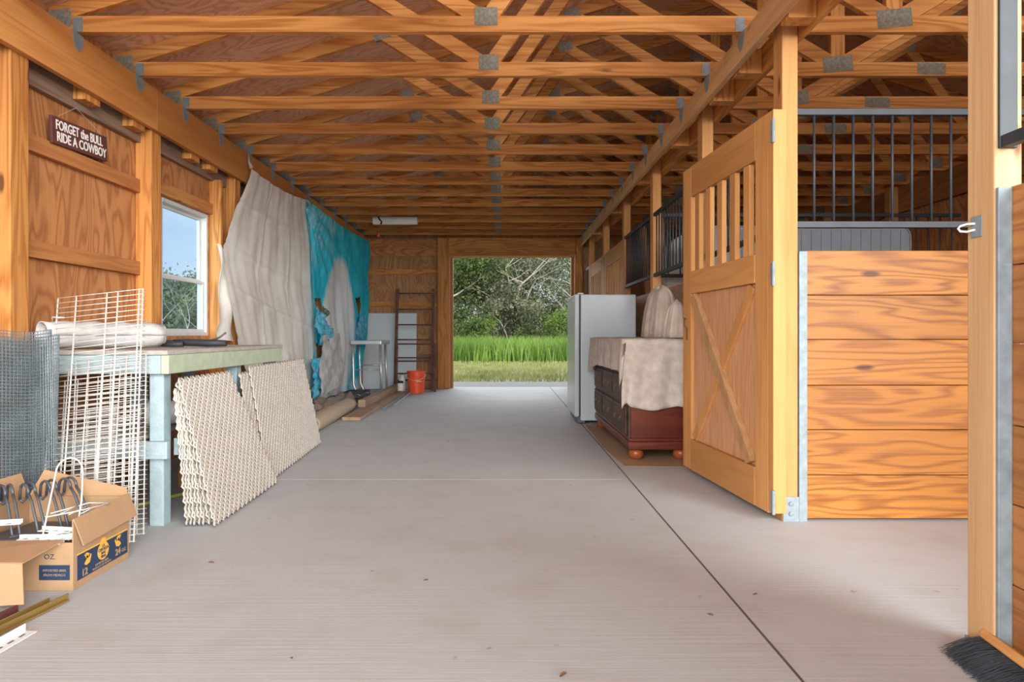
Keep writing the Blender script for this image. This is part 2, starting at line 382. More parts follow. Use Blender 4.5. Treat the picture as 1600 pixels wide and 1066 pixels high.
# windows
for i, (a, b) in enumerate(WINS):
    wn_ = bpy.data.objects.new('window_%d' % (i+1), None); COL.objects.link(wn_); wn_.location = (WL-.05, (a+b)/2, WZ0)
    struct(wn_, ['single-hung window with pale vinyl frame beside the workbench', 'window behind the white canvas sheet', 'window behind the torn blue tarp'][i])
    h = WZ1-WZ0; hw = (b-a)/2
    f = MB()
    for s in (-1, 1): f.box(-.035, .045, s*hw-(.03 if s > 0 else 0), s*hw+(0 if s > 0 else .03), 0, h)
    f.box(-.035, .045, -hw+.03, hw-.03, 0, .03); f.box(-.035, .045, -hw+.03, hw-.03, h-.03, h)
    f.build('window_frame', M['window_vinyl'], wn_, bevel=.003)
    for zz, nm in ((.03, 'lower_sash'), (.445, 'upper_sash')):
        s_ = MB(); hh = .425 if zz < .1 else h-.03-.445; x0 = .0 if zz < .1 else -.028
        s_.box(x0, x0+.025, -hw+.03, -hw+.055, zz, zz+hh); s_.box(x0, x0+.025, hw-.055, hw-.03, zz, zz+hh)
        s_.box(x0, x0+.025, -hw+.055, hw-.055, zz, zz+.025); s_.box(x0, x0+.025, -hw+.055, hw-.055, zz+hh-.025, zz+hh)
        so = s_.build(nm, M['window_vinyl'], wn_, bevel=.002)
        MB().box(x0+.010, x0+.014, -hw+.055, hw-.055, zz+.025, zz+hh-.025).build('pane', M['glass'], so)
# window casing boards and the outside faces
tn = [0]
def trim(mb, m, bevel=.003, label=None):
    tn[0] += 1; o = mb.build('trim_%d' % tn[0], m, bevel=bevel); return struct(o, label)
trim(MB().box(WL+.001, WL+.035, 4.56, 5.60, 1.955, 2.045), M['old_y'])
trim(MB().box(WL+.001, WL+.10, 5.525, 5.565, .3, 2.25), M['pine_z'])

# girts on the left wall, one per bay
LP = [1.93, 3.22, 4.48, 5.85, 7.15, 8.42, 9.70, 10.95]; PW = .125
for i in range(-1, len(LP)):
    a = (LP[i]+PW/2+.003) if i >= 0 else Y0+.05; b = (LP[i+1]-PW/2-.003) if i+1 < len(LP) else YB-.003
    if i == 2: 
        for (u, v) in ((a, 4.74),): pass
    for z0, z1 in ((.28,.37), (.80,.89), (1.345,1.435), (1.90,1.99)):
        if i == 2 and z0 > .9: continue          # the window bay
        if i in (3, 5, 4) and z0 in (1.345,):
            continue
        trim(MB().box(WL+.001, WL+.039, a, b, z0, z1), M['old_y'])

# back wall framing
jb = trim(MB().box(-1.15, OX0-.04, YB-.14, YB-.002, 0, 2.60), M['pine_z'], label='wide jamb post left of the far doorway')
trim(MB().box(OX0-.04, OX0-.015, YB-.14, YB+.10, 0, OZ+.02), M['fresh_z']); trim(MB().box(OX0-.015, OX0+.03, YB+.02, YB+.16, 0, OZ), M['old_y'])
trim(MB().box(OX1+.015, OX1+.04, YB-.14, YB+.10, 0, OZ+.02), M['fresh_z']); trim(MB().box(OX1-.03, OX1+.015, YB+.02, YB+.16, 0, OZ), M['old_y'])
trim(MB().box(OX0-.015, OX1+.015, YB-.14, YB+.10, OZ, OZ+.025), M['fresh_x'])
trim(MB().box(OX0-.04, OX1+.04, YB-.045, YB-.003, OZ+.027, 2.62), M['pine_x'], label='header board over the far doorway')
trim(MB().box(WL+.01, -1.153, YB-.04, YB-.002, 2.30, 2.60), M['ply_x'])
for z in (.50, 1.42, 1.98): trim(MB().box(WL+.01, -1.153, YB-.04, YB-.002, z, z+.09), M['greyed_y'] if z < 1 else M['pine_x'])
trim(MB().box(OX1+.041, OX1+.15, YB-.14, YB-.002, 0, 2.58), M['pine_z'])

# ================================================================ POSTS AND HEADER BEAMS
pn = [0]; M['pale_z'] = wood('pale_z', 2, (.62,.41,.22), (.48,.27,.12), (.16,.06,.03), rings=4, across=9, along=.5, knots=.3, contrast=.5)
def post(x0, x1, y, label, m, h, grp='square barn posts', depth=PW):
    o = MB().box(x0, x1, y-depth/2, y+depth/2, 0, h).build('wooden_post', m, bevel=.005, origin=((x0+x1)/2, y, 0))
    return tag(o, label, 'post', grp)
where = ['behind the frame on the left wall', 'at the left edge of the photo, left of the sign', 'just before the left window', 'just past the left window, behind the white canvas',
         'behind the white canvas near its blue neighbour', 'behind the blue tarp, near side', 'behind the blue tarp, far side', 'by the far left corner']
for i, y in enumerate(LP):
    if i == 0: continue
    post(-2.389, WL+.002, y, 'rough pine wall post ' + where[i], M['pine_z'], ZJ if i != 99 else 2, 'pine posts along the left wall')
RP = [1.865+.055, 3.29+.055, 4.675, 6.21, 7.695, 9.225, 10.755]
wr = ['nearest on the right, with a hook latch', 'carrying the hinges of the open stall door', 'behind the free edge of the open stall door', 'between the two black barred stall windows',
      'beyond the second black barred window', 'between the pair of closed stall doors', 'past the closed pair of stall doors']
for i, y in enumerate(RP):
    o = post(1.400, 1.480, y, 'golden pine stall post ' + wr[i], M['fresh_z'] if i else M['pale_z'], ZJ-.002, 'pine posts along the stalls', depth=.11)
# left header: inner 2x12, outer board, spacer blocks
hb = thing('header_beam', 'doubled header beam running along the top of the left wall', 'beam', (-2.4, Y0, 2.3))
def part(mb, name, m, par, **k):
    o = mb.build(name, m, par, **k); 
    return o
def rel(mb, par):
    l = par.location; mb.v = [(p[0]-l[0], p[1]-l[1], p[2]-l[2]) for p in mb.v]; return mb
M['beam_y'] = wood('beam_y', 1, (.60,.27,.08), (.42,.155,.035), OD, rings=5, across=5, along=.35, knots=.3, contrast=.45)
for a, b in ((Y0, 4.42), (4.423, 7.9), (7.903, YB-.15)): rel(MB().box(XL-.038, XL, a, b, CAMZ+1.378, ZJ-.001), hb).build('inner_board', M['beam_y'], hb, bevel=.003)
rel(MB().box(-2.497, -2.46, Y0, YB-.15, 2.24, ZJ-.001), hb).build('outer_board', M['greyed_y'], hb, bevel=.003)
for y in (1.3, 2.6, 3.72, 4.20, 4.98, 5.3, 6.4, 6.7, 7.7, 9.0, 10.2): rel(MB().box(-2.459, -2.389, y, y+.14, 2.285, 2.45), hb).build('spacer_block', M['pine_z'], hb, bevel=.002)
hr = thing('header_beam', 'pale header beam along the stall posts on the right', 'beam', (1.4, Y0, 2.4))
M['palebeam'] = wood('palebeam', 1, (.66,.42,.21), (.46,.24,.10), (.14,.055,.025), rings=6, across=6, along=.4, knots=.5, contrast=.5)
for a, b in ((Y0, 3.9), (3.903, 7.4), (7.403, YB-.15)): rel(MB().box(XR, XR+.038, a, b, CAMZ+1.517, ZJ-.001), hr).build('inner_board', M['palebeam'], hr, bevel=.003)
rel(MB().box(1.482, 1.520, Y0, YB-.15, CAMZ+1.50, ZJ-.001), hr).build('outer_board', M['pine_y'], hr, bevel=.003)
for y in (2.4, 3.09, 3.75, 4.2, 5.2, 6.5, 8.1, 9.8): rel(MB().box(XR+.04, 1.480, y, y+.09, CAMZ+1.50, ZJ-.02), hr).build('spacer_block', M['pine_z'], hr, bevel=.002)
hs = thing('header_beam', 'wide header beam above the back wall of the stalls', 'beam', (4.46, 0, 2.3))
rel(MB().box(4.44, 4.478, 0, YB-.02, 2.31, ZJ-.001), hs).build('inner_board', M['plank_y'], hs, bevel=.003)
for i, y in enumerate((2.0, 3.29, 4.6, 5.96, 7.4, 8.9, 10.4)):
    tag(MB().box(4.34, 4.437, y-.05, y+.05, 0, ZJ-.002).build('wooden_post', M['fresh_z'], bevel=.004, origin=(4.39, y, 0)), 'pine post on the dark back wall of the stalls, %s from the open end' % ORD[i], 'post', 'pine posts at the back of the stalls')

# ================================================================ ROOF TRUSSES
CH = .089; TH = .038
def build_truss():
    t = thing('roof_truss', 'x', 'roof truss', (0, 0, ZJ))
    y0, y1 = -TH/2, TH/2
    MB().box(-2.52, 6.80, y0, y1, 0, CH).build('bottom_chord', M['pine_x'], t, bevel=.002)
    zt = lambda x: .089+SL*(x-XL)            # underside of top chord at left slope
    MB().prism([(-2.55, zt(-2.55)), (RIDGE, zt(RIDGE)), (RIDGE, zt(RIDGE)+CH), (-2.55, zt(-2.55)+CH)], 1, y0, y1).build('top_chord', M['pine_x'], t)
    MB().prism([(2*RIDGE+2.55, zt(-2.55)), (RIDGE, zt(RIDGE)), (RIDGE, zt(RIDGE)+CH), (2*RIDGE+2.55, zt(-2.55)+CH)], 1, y0, y1).build('top_chord', M['pine_x'], t)
    def web(a, b): MB().bar((a[0], 0, a[1]), (b[0], 0, b[1]), TH-.002, CH, up=(0, 1, 0) if 0 else (0,0,1)).build('web', M['pine_x'], t)
    B1, B2 = (-.10, .06), (2.14, .06); T1, T2 = (-.90, zt(-.90)+.03), (.56, zt(.56)+.03); TR = (2.14, zt(2.14)+.03)
    m = lambda p: (2*RIDGE-p[0], p[1])
    web(B1, T1); web(B1, T2); web(T2, B2); web(m(B1), m(T1)); web(m(B1), m(T2)); web(m(T2), B2)
    MB().box(RIDGE-CH/2, RIDGE+CH/2, y0+.001, y1-.001, CH, zt(RIDGE)+.02).build('web', M['pine_z'], t)
    def plate(x, z, w, h, rot=0):
        p = MB(); cs, sn = math.cos(rot), math.sin(rot)
        for yy in (y0-.0025, y1+.0005):
            q = [(x+cs*a-sn*b, z+sn*a+cs*b) for a, b in ((-w/2,-h/2),(w/2,-h/2),(w/2,h/2),(-w/2,h/2))]
            p.prism(q, 1, yy, yy+.002)
        p.build('connector_plate', M['plate'], t)
    plate(-.10, .085, .125, .10); plate(B2[0], .075, .19, .10, .10); plate(2.74, .045, .18, .075, -.02); plate(m(B1)[0], .075, .125, .10)
    plate(T1[0], T1[1], .13, .09, .29); plate(T2[0], T2[1], .13, .09, .29); plate(m(T2)[0], T2[1], .13, .09, -.29); plate(-2.44, .075, .13, .10, .1)
    plate(RIDGE, TR[1]-.02, .16, .14)
    for x, s in ((XL, 1), (XR, -1)):
        h = MB(); h.box(x-.012 if s > 0 else x-.038, x+.038 if s > 0 else x+.012, y0-.004, y0-.001, .0, CH-.01)
        h.prism([(y0-.035, .0), (y0+.06, .0), (y0+.065, -.05), (y0+.03, -.10), (y0-.01, -.085)], 0, x+(.001 if s > 0 else -.004), x+(.004 if s > 0 else -.001))
        h.build('hurricane_tie', M['galv'], t)
    return t
tr0 = build_truss()
NT = 15
for k in range(NT):
    t = tr0 if k == 0 else copy_tree(tr0)
    t.location = (0, 3.58+TH/2+.607*(k-2), ZJ)
    kk = k-2
    t['label'] = ('orange pine roof truss, %s in view counted from the near end' % ORD[kk]) if kk >= 0 else 'orange pine roof truss overhead, %s' % ('just before the nearest one in view' if kk == -1 else 'second before the nearest one in view')
    t['group'] = 'roof trusses above the aisle and stalls'
# ================================================================ STALLS
def plank_wall(name, label, axis, fixed0, fixed1, a, b, zs, parent_loc, m, cat='plank wall', group=None):
    t = thing(name, label, cat, parent_loc, group=group)
    for i in range(len(zs)-1):
        z0, z1 = zs[i]+.0015, zs[i+1]-.0015
        mb = MB().box(fixed0, fixed1, a, b, z0, z1) if axis == 'y' else MB().box(a, b, fixed0, fixed1, z0, z1)
        rel(mb, t).build('plank', m, t, bevel=.003)
    return t
PZ = [.015+.2255*i for i in range(7)]; PZ[0] = .012; PZ[-1] = 1.367
PZ = [.012, .232, .461, .686, .917, 1.141, 1.367]
YP = 3.29
p1 = plank_wall('plank_partition', 'varnished orange plank partition beside the open stall doorway', 'x', YP+.005, YP+.043, 1.525, 4.335, PZ, (1.5, YP, 0), M['plank_x'], group='stall partitions')
rel(MB().box(1.484, 1.525, YP-.006, YP+.055, 0, 1.362), p1).build('galvanised_channel', M['galv'], p1, bevel=.002)
p2 = plank_wall('plank_partition', 'plank partition inside the stalls behind the king-size grey mattress', 'x', 6.19, 6.228, 1.56, 4.335, PZ, (1.5, 6.19, 0), M['plank_x'], group='stall partitions')
def grille(label, axis, fixed, a, b, z0, z1, n, group='black barred grilles', r=.0065):
    """rails run along axis; fixed = the other coordinate"""
    loc = (a, fixed, z0) if axis == 'x' else (fixed, a, z0)
    t = thing('stall_grille', label, 'grille', loc, group=group); Ln = b-a; H = z1-z0
    P = (lambda u, v, z: (u, v, z)) if axis == 'x' else (lambda u, v, z: (v, u, z))
    def rail(z, nm):
        q = MB(); p = P(0, -.016, z); s = P(Ln, .016, z+.032)
        q.box(p[0], s[0], p[1], s[1], p[2], s[2]); q.build(nm, M['black_steel'], t, bevel=.002)
    rail(0, 'bottom_rail'); rail(H-.032, 'top_rail')
    for i in range(n):
        u = (i+.7)*Ln/(n+.4); MB().tube([P(u, 0, .03), P(u, 0, H-.03)], r, 8).build('bar', M['black_steel'], t, smooth=True)
    return t
g1 = grille('black steel bar grille above the orange plank partition', 'x', YP+.024, 1.479, 4.335, 1.483, 2.085, 25, r=.0068)
for i, u in enumerate([c for c in g1.children if c.name.startswith('bar')]):
    x = (1272-VX+30.5*i)*(YP+.024)/F
    dx = x-1.479 - (i+.7)*(4.335-1.479)/25.4
    u.location.x += dx
    if x > 4.33: bpy.data.objects.remove(u)
grille('black bar grille on the second stall partition, seen through the first grille', 'x', 6.21, 1.482, 4.335, 1.483, 2.09, 25)
# aisle fronts
XF = 1.49
def front(a, b, label, XF=XF): return plank_wall('plank_partition', label, 'y', XF, XF+.038, a, b, PZ, (XF, a, 0), M['plank_y'], group='plank stall fronts')
f0 = front(Y0+.1, 1.862, 'rough plank stall front at the right edge with a galvanised channel', 1.443)
rel(MB().box(1.402, 1.442, 1.852, 1.863, 0, 1.362), f0).build('galvanised_channel', M['galv'], f0, bevel=.002)
front(3.42, 4.60, 'plank stall front hidden behind the open stall door')
front(4.74, 6.14, 'plank stall front behind the cloth-covered dresser')
front(6.28, 7.62, 'plank stall front behind the white freezer')
gx = 1.42
grille('black barred stall window right of the draped bundle', 'y', gx, 4.731, 6.154, 1.483, 2.085, 14)
grille('black barred stall window above the white freezer', 'y', gx, 6.266, 7.639, 1.483, 2.085, 15)
grille('black barred stall window behind the slats of the open door', 'y', gx+.04, 3.401, 4.619, 1.483, 2.085, 12)
# steel window frame at the right edge
sf = thing('steel_window_frame', 'grey angle-iron frame with bars at the top right edge', 'grille', (1.45, 1.2, 1.45), group='black barred grilles')
rel(MB().box(1.408, 1.460, 1.855, 1.864, 1.475, 2.50), sf).build('upright', M['black_steel'], sf, bevel=.002)
rel(MB().box(1.412, 1.442, -.3, 1.853, 1.475, 1.51), sf).build('bottom_rail', M['black_steel'], sf, bevel=.002)
for i in range(10): rel(MB().tube([(1.427, 1.75-.115*i, 1.51), (1.427, 1.75-.115*i, 2.4)], .007, 8), sf).build('bar', M['black_steel'], sf, smooth=True)
rel(MB().box(1.412, 1.442, -.3, 1.853, 2.40, 2.435), sf).build('top_rail', M['black_steel'], sf, bevel=.002)

# stall doors
def stall_door(name, label, loc, rz, W, H, loose=True, group='slatted stall doors'):
    """local: x along width from hinge, y thickness (front face -y), z up"""
    t = thing(name, label, 'stall door', loc, rz, group)
    T = .038; fz = M['fresh_z']; fx = M['fresh_x']
    sw_, rt = .14, .14; mid0, mid1 = .96, 1.11; top0 = 1.86
    MB().box(.0, .055, -.001, T+.03, .04, H).build('hinge_stile', fz, t, bevel=.003)
    MB().box(.057, .057+sw_, 0, T, .03, H).build('stile', fz, t, bevel=.003)
    MB().box(W-sw_*.85, W, 0, T, .03, H-.002).build('stile', fz, t, bevel=.003)
    MB().box(W-.004, W+.032, .0, T+.03, .03, H-.002).build('edge_strip', fz, t, bevel=.003)
    xi0, xi1 = .06+sw_, W-sw_*.85-.002
    MB().box(xi0, xi1, 0, T, top0, H).build('rail', fx, t, bevel=.003)
    MB().box(xi0, xi1, -.004, T, mid0+.25, mid1+.25).build('rail', fx, t, bevel=.003)
    MB().box(xi0, xi1, -.004, T, .03, .235).build('rail', fx, t, bevel=.003)
    z0, z1 = .236, mid0+.248
    MB().box(xi0, xi1, .021, T-.003, z0, z1).build('panel', M['ply_door'], t)
    for (A, B, d, c) in (((xi0+.05, z0), (xi1-.05, z1), -.003, 'brace'), ((xi1-.05, z0), (xi0+.05, z1), .004, 'brace')):
        mb = MB(); a = Vector((A[0], A[1])); b = Vector((B[0], B[1])); dd = (b-a).normalized(); nn = Vector((-dd.y, dd.x))*.043
        # clipped parallelogram: cut square with the rails
        e = dd*(nn.length*abs(dd.x/dd.y))
        q = [a-nn+e*(1 if dd.x*nn.y > 0 else 1)*0, a+nn, b+nn, b-nn]
        q = [(min(max(p[0], xi0+.001), xi1-.001), min(max(p[1], z0), z1)) for p in q]
        mb.prism(q, 1, d-.012 if d < 0 else .002, .0205); mb.build(c, M['brace'] if d < 0 else fz, t, bevel=.002)
    ns = 5; gap = (xi1-xi0)/(ns+.15)
    for i in range(ns):
        xc = xi0+gap*(i+.62); MB().box(xc-.037, xc+.037, .004, T-.004, mid1+.251, top0-.001).build('slat', fz, t, bevel=.003)
    if loose:
        for z in (.10, 1.24, H-.11):
            hh = MB(); hh.tube([(-.012, -.006, z-.06), (-.012, -.006, z+.06)], .008, 10); hh.box(-.014, .02, -.006, -.002, z-.055, z+.055)
            hh.build('hinge', M['galv'], t, smooth=False)
        MB().tube([(W-.05, -.006, 1.04), (W-.05, -.02, 1.05), (W-.05, -.022, 1.00), (W-.052, -.006, .98), (W-.055, -.004, .90)], .004, 6).build('hook', M['rust'], t, smooth=True)
    return t
M['ply_door'] = wood('ply_door', 2, (.74,.42,.22), (.52,.235,.10), (.2,.07,.03), rings=8, across=14, along=.6, knots=.1, contrast=.6)
M['brace'] = wood('brace', 2, (.56,.34,.16), (.40,.21,.09), (.15,.06,.03), rings=5, across=9, along=1, knots=.2)
# open door: hinge near the second post, swung flat against the stall front
hx, hy = 1.345, 3.262; fxx, fyy = 1.243, 4.50
ang = math.atan2(fyy-hy, fxx-hx)
d1 = stall_door('stall_door', 'open golden stall door with slats above and a cross brace below', (hx, hy, .005), ang, math.hypot(fyy-hy, fxx-hx), 2.065)
d1.scale = (1, -1, 1)       # the hinge side is mirrored: its face looks into the aisle
d2 = stall_door('stall_door', 'closed slatted stall door, the nearer of the far pair', (1.405, 7.76, .005), PI/2, 1.36, 2.06, False); d2.scale = (1, -1, 1)
d3 = stall_door('stall_door', 'closed slatted stall door, the farther of the far pair', (1.405, 9.29, .005), PI/2, 1.36, 2.06, False); d3.scale = (1, -1, 1)
lt = thing('door_latch', 'galvanised hasp where the far pair of stall doors meets', 'latch', (1.395, 9.225, 1.92))
MB().box(-.004, .0, -.06, .06, .0, .10).build('hasp_plate', M['galv'], lt); MB().tube([(-.01, -.02, .05), (-.03, -.02, .05), (-.03, .02, .05), (-.01, .02, .05)], .006, 8).build('staple', M['galv'], lt)
gs = tag(MB().box(1.42, 1.435, 10.83, 11.24, .02, 2.03).build('grey_sheet', M['grey_sheet'], bevel=.002, origin=(1.43, 11.0, .02)), 'dark grey sheet closing the last bay by the far doorway', 'panel')
tag(MB().bar((1.41, 10.83, 2.05), (1.41, 11.22, 2.05), .03, .03).build('white_batten', M['white_plastic'], origin=(1.41, 10.8, 2.05)), 'thin white batten along the top of the dark grey sheet', 'batten')
# post bracket and latch eye
br = thing('post_bracket', 'galvanised bolted bracket at the foot of the hinge post', 'bracket', (1.438, 3.283, 0))
MB().box(-.035, .045, .0, .0045, 0, .125).build('bracket_plate', M['galv'], br, bevel=.001)
for z in (.04, .09): MB().lathe([(.012, 0), (.012, .006), (.004, .009)], n=12).build('bolt', M['galv'], br, loc=(.005, -.0, z)).rotation_euler = (PI/2, 0, 0)
ls = thing('hook_latch', 'white metal eye latch on the nearest stall post', 'latch', (1.398, 1.955, 1.26))
MB().box(-.002, .0015, -.045, .0, -.028, .034).build('latch_plate', M['galv'], ls, bevel=.0005)
MB().tube([(-.003, -.02, .012), (-.012, .0, .014), (-.024, .012, .010), (-.028, .016, .003), (-.024, .012, -.006), (-.012, .0, -.009), (-.003, -.02, -.006)], .0035, 8).build('eye', M['white_plastic'], ls, smooth=True)

# mattresses
def mattress(label, loc, W, H, T, m, rad=.09, seams=22, lean=0):
    t = thing('mattress', label, 'mattress', loc, group=None); t.rotation_euler = (lean, 0, 0)
    pts = []
    for cx, cz, a0 in ((rad, rad, PI), (W-rad, rad, 1.5*PI), (W-rad, H-rad, 0), (rad, H-rad, .5*PI)):
        for k in range(7): a = a0+k*PI/12; pts.append((cx+rad*math.cos(a), cz+rad*math.sin(a)))
    MB().prism(pts, 1, 0, T).build('mattress_core', m, t, bevel=.015)
    for y in (0, T): MB().tube([(p[0], y, p[1]) for p in pts]+[(pts[0][0], y, pts[0][1])], .007, 6).build('piping', m, t, smooth=True)
    s = MB()
    for i in range(1, seams): s.tube([(W*i/seams, -.001, .03), (W*i/seams, -.001, H-.03)], .0022, 4)
    s.build('quilting_seam', M['grey_sheet'] if m == M['mattress'] else m, t)
    return t
mattress('large grey quilted mattress standing on edge inside the stall', (1.60, 5.56, 0.002), 1.86, 1.86, .22, M['mattress'])
mattress('off-white mattress standing behind the black barred stall window', (1.57, 6.36, .002), 1.5, 1.93, .22, M['mattress_white'], rad=.28, seams=14)
# leaning battens in the far stall
for i, (x, y, z) in enumerate(((1.75, 8.3, 2.35), (1.62, 6.9, 2.3))):
    tag(MB().bar((x+.25, y+.1, .001), (x, y, z), .09, .04).build('loose_board', M['fresh_z'], origin=(x+.25, y, 0)), ['pale board leaning upright behind the nearer far stall door', 'pale board leaning upright inside the stall behind the freezer'][i], 'board')

fb_ = thing('post_bracket', 'galvanised bracket at the foot of the nearest stall post behind the broom', 'bracket', (1.396, 1.92, 0))
MB().box(-.003, .003, -.03, .056, 0, .035).build('bracket_plate', M['galv'], fb_, bevel=.001); MB().lathe([(.006, 0), (.006, .004), (.002, .006)], n=10).build('bolt', M['galv'], fb_, loc=(-.003, .02, .018)).rotation_euler = (0, -PI/2, 0)
# ================================================================ FREEZER, DRESSER, SHEETS
fz = thing('upright_freezer', 'white upright freezer standing between the dresser and the far doors', 'freezer', (.80, 6.84, 0))
MB().box(0, .58, 0, .80, .035, 1.36).build('cabinet', M['white_enamel'], fz, bevel=.012)
MB().box(-.012, -.001, .012, .788, .08, 1.35).build('gasket', M['dark_rubber'], fz)
MB().box(-.062, -.013, .0, .80, .075, 1.362).build('door', M['white_enamel'], fz, bevel=.012)
MB().box(-.03, .05, .03, .77, .01, .07).build('base_grille', M['grey_sheet'], fz)
MB().box(-.03, .03, .0, .06, 1.363, 1.377).build('hinge_cover', M['white_plastic'], fz, bevel=.004)
MB().box(-.064, -.0625, .09, .19, 1.29, 1.31).build('badge', M['alu'], fz)

DX0, DX1, DY0, DY1 = .925, 1.40, 4.86, 6.68
dr = thing('dresser', 'dark wooden dresser on turned feet half covered by a beige cloth', 'dresser', (DX0, DY0, 0))
W, D = DX1-DX0, DY1-DY0
for x in (.07, W-.07):
    for y in (.07, D-.07):
        MB().lathe([(.03,.0),(.046,.012),(.055,.035),(.052,.06),(.04,.078)], (x, y, .002), 32, .05, 12).build('foot', M['foot'], dr, smooth=True)
MB().box(0, W, 0, D, .081, .14).build('plinth', M['cherry'], dr, bevel=.008)
MB().box(.010, W-.01, .010, D-.01, .14, .165).build('moulding', M['cherry'], dr, bevel=.008)
MB().box(.02, W-.02, .02, D-.02, .165, .86).build('carcass', M['cherry'], dr, bevel=.004)
MB().box(0, W, 0, D, .861, .895).build('top_board', M['cherry'], dr, bevel=.006)
MB().box(.004, .019, .02, D-.02, .166, .86).build('face_frame', M['walnut'], dr, bevel=.002)
rows = [(.185, .395), (.42, .62), (.645, .83)]
for j, (za, zb) in enumerate(rows):
    ncol = 3 if j < 2 else 4
    for i in range(ncol):
        ya = .06+(D-.12)*i/ncol+.012; yb = .06+(D-.12)*(i+1)/ncol-.012
        d_ = MB().box(-.012, .004, ya, yb, za, zb).build('drawer', M['walnut'], dr, bevel=.006)
        MB().box(-.018, -.0125, ya+.035, yb-.035, za+.03, zb-.03).build('drawer_panel', M['walnut'], d_, bevel=.004)
        for q in (.3, .7):
            yc = ya+(yb-ya)*q; zc = (za+zb)/2+.01
            MB().lathe([(.014,0),(.012,.004),(.004,.006),(.004,.012)], n=12).build('pull_rosette', M['brass'], d_, loc=(-.018, yc, zc)).rotation_euler = (0, -PI/2, 0)
            MB().tube([(-.028, yc-.02, zc), (-.033, yc-.018, zc-.02), (-.034, yc, zc-.028), (-.033, yc+.018, zc-.02), (-.028, yc+.02, zc)], .003, 6).build('bail_pull', M['brass'], d_, smooth=True)
# drop cloth over the dresser
def drape():
    m = MB(); NU, NV = 110, 70; ztop = .905
    u0, u1 = -.50, D+.02; v0, v1 = -.33, W+.02
    for i in range(NU+1):
        u = u0+(u1-u0)*i/NU
        for j in range(NV+1):
            v = v0+(v1-v0)*j/NV
            du = max(0, -u); dv = max(0, -v)
            if v < 0 and u >= 0:        # the aisle side hangs shorter in the middle
                fall = .25+.10*math.exp(-((u-D)/.30)**2)+.10*math.exp(-(u/.12)**2); dv = dv*fall/.33
            if u < 0 and v >= 0:
                du = du*(1+.06*math.sin(v*9)+.10*max(0, v-.36)/.1)
            x = max(v, 0); y = max(u, 0); drop = max(du, dv) + .15*min(du, dv)
            if u < 0 and v < 0:
                k = min(du, dv); drop = math.hypot(du*.95, dv*.6); x -= .02+.10*k*1.2; y -= .02+.10*k*.6
            else:
                if du > 0: y -= .014+.012*math.sin(v*30+du*4)*min(1, du*5)+.02*du
                if dv > 0: x -= .042+.012*math.sin(u*17+dv*5)*min(1, dv*6)+.03*dv
            z = ztop-drop+.003*math.sin(u*13+v*7)+.002*math.sin(v*31)
            m.v.append((DX0+x, DY0+y, z+.002))
    for i in range(NU):
        for j in range(NV):
            a = i*(NV+1)+j; m.f.append((a, a+NV+1, a+NV+2, a+1))
    o = m.build('drop_cloth', M['sheet'], smooth=True, origin=(DX0, DY0, .9)); s = o.modifiers.new('thick', 'SOLIDIFY'); s.thickness = .003; s.offset = 1
    return o
tag(drape(), 'mottled beige drop cloth spread over the dresser', 'cloth')
def bundle(cx, cy, rx, ry, h, name, label, z0, pleats, seed, m):
    random.seed(seed); mb = MB(); NR, NA = 26, 96; ph = [random.random()*6 for _ in range(5)]
    for i in range(NR+1):
        t = i/NR
        rr = (t**.75)
        for k in range(NA):
            a = 2*PI*k/NA
            fold = 1+.07*t*math.sin(pleats*a+ph[0]+2*t)+.05*math.sin(3*a+ph[1])+.03*t*math.sin(2.3*pleats*a+ph[2]+5*t)
            hz = h*(1-.22*t-.78*t**3.6)*(1+.04*math.sin(2*a+ph[3])) + .004
            mb.v.append((cx+rx*rr*fold*math.cos(a), cy+ry*rr*fold*math.sin(a), z0+hz))
    for i in range(NR):
        for k in range(NA):
            a = i*NA+k; b = i*NA+(k+1) % NA; mb.f.append((a, b, b+NA, a+NA))
    mb.f.append(tuple(range(NA))[::-1]); mb.f.append(tuple(range(NR*NA, NR*NA+NA)))
    o = mb.build(name, m, smooth=True, origin=(cx, cy, z0)); return tag(o, label, 'covered bundle')
bundle(1.315, 5.52, .145, .34, .43, 'covered_bundle', 'tall bundle under a dusty pale sheet on the dresser, beside the freezer', .912, 9, 3, M['sheet2'])
bundle(1.325, 5.02, .110, .13, .29, 'covered_bundle', 'smaller sheet-covered bundle on the dresser by the open door edge', .912, 7, 9, M['sheet2'])
# cardboard under the dresser
tag(MB().prism([(.86, 4.66), (1.40, 4.63), (1.42, 5.3), (1.40, 6.75), (.84, 6.78), (.82, 5.4)], 2, .0005, .0022).build('cardboard_sheet', M['cardboard'], origin=(1.1, 5.5, .001)), 'flattened brown cardboard lying on the floor under the dresser', 'cardboard')

# ================================================================ WORKBENCH
BX0, BX1, BY0, BY1, BZ = -2.386, -1.63, 3.17, 4.80, .865
wb = thing('workbench', 'long pale blue workbench with weathered top along the left wall', 'workbench', (BX1, BY0, 0))
def wbp(mb, nm, m, **k): return rel(mb, wb).build(nm, m, wb, bevel=.003, **k)
nb = 5
for i in range(nb):
    a = BX0+(BX1-BX0)*i/nb; wbp(MB().box(a+.001, a+(BX1-BX0)/nb-.001, BY0-.01, BY1+.01, BZ-.022, BZ), 'top_board', M['bench_top'])
wbp(MB().box(BX0, BX1-.04, BY0, BY0+.038, BZ-.115, BZ-.023), 'apron', M['bench']); wbp(MB().box(BX1-.038, BX1, BY0, BY1, BZ-.115, BZ-.023), 'apron', M['bench_green']).__setitem__('label', 'pale green front apron board')
for y in (BY0+.04, (BY0+BY1)/2+.1, BY1-.08):
    for x in (BX1-.075, BX0+.09 if y < 3.5 else BX0+.09): wbp(MB().box(x-.04, x+.03, y, y+.07, 0, BZ-.115), 'leg', M['bench'])
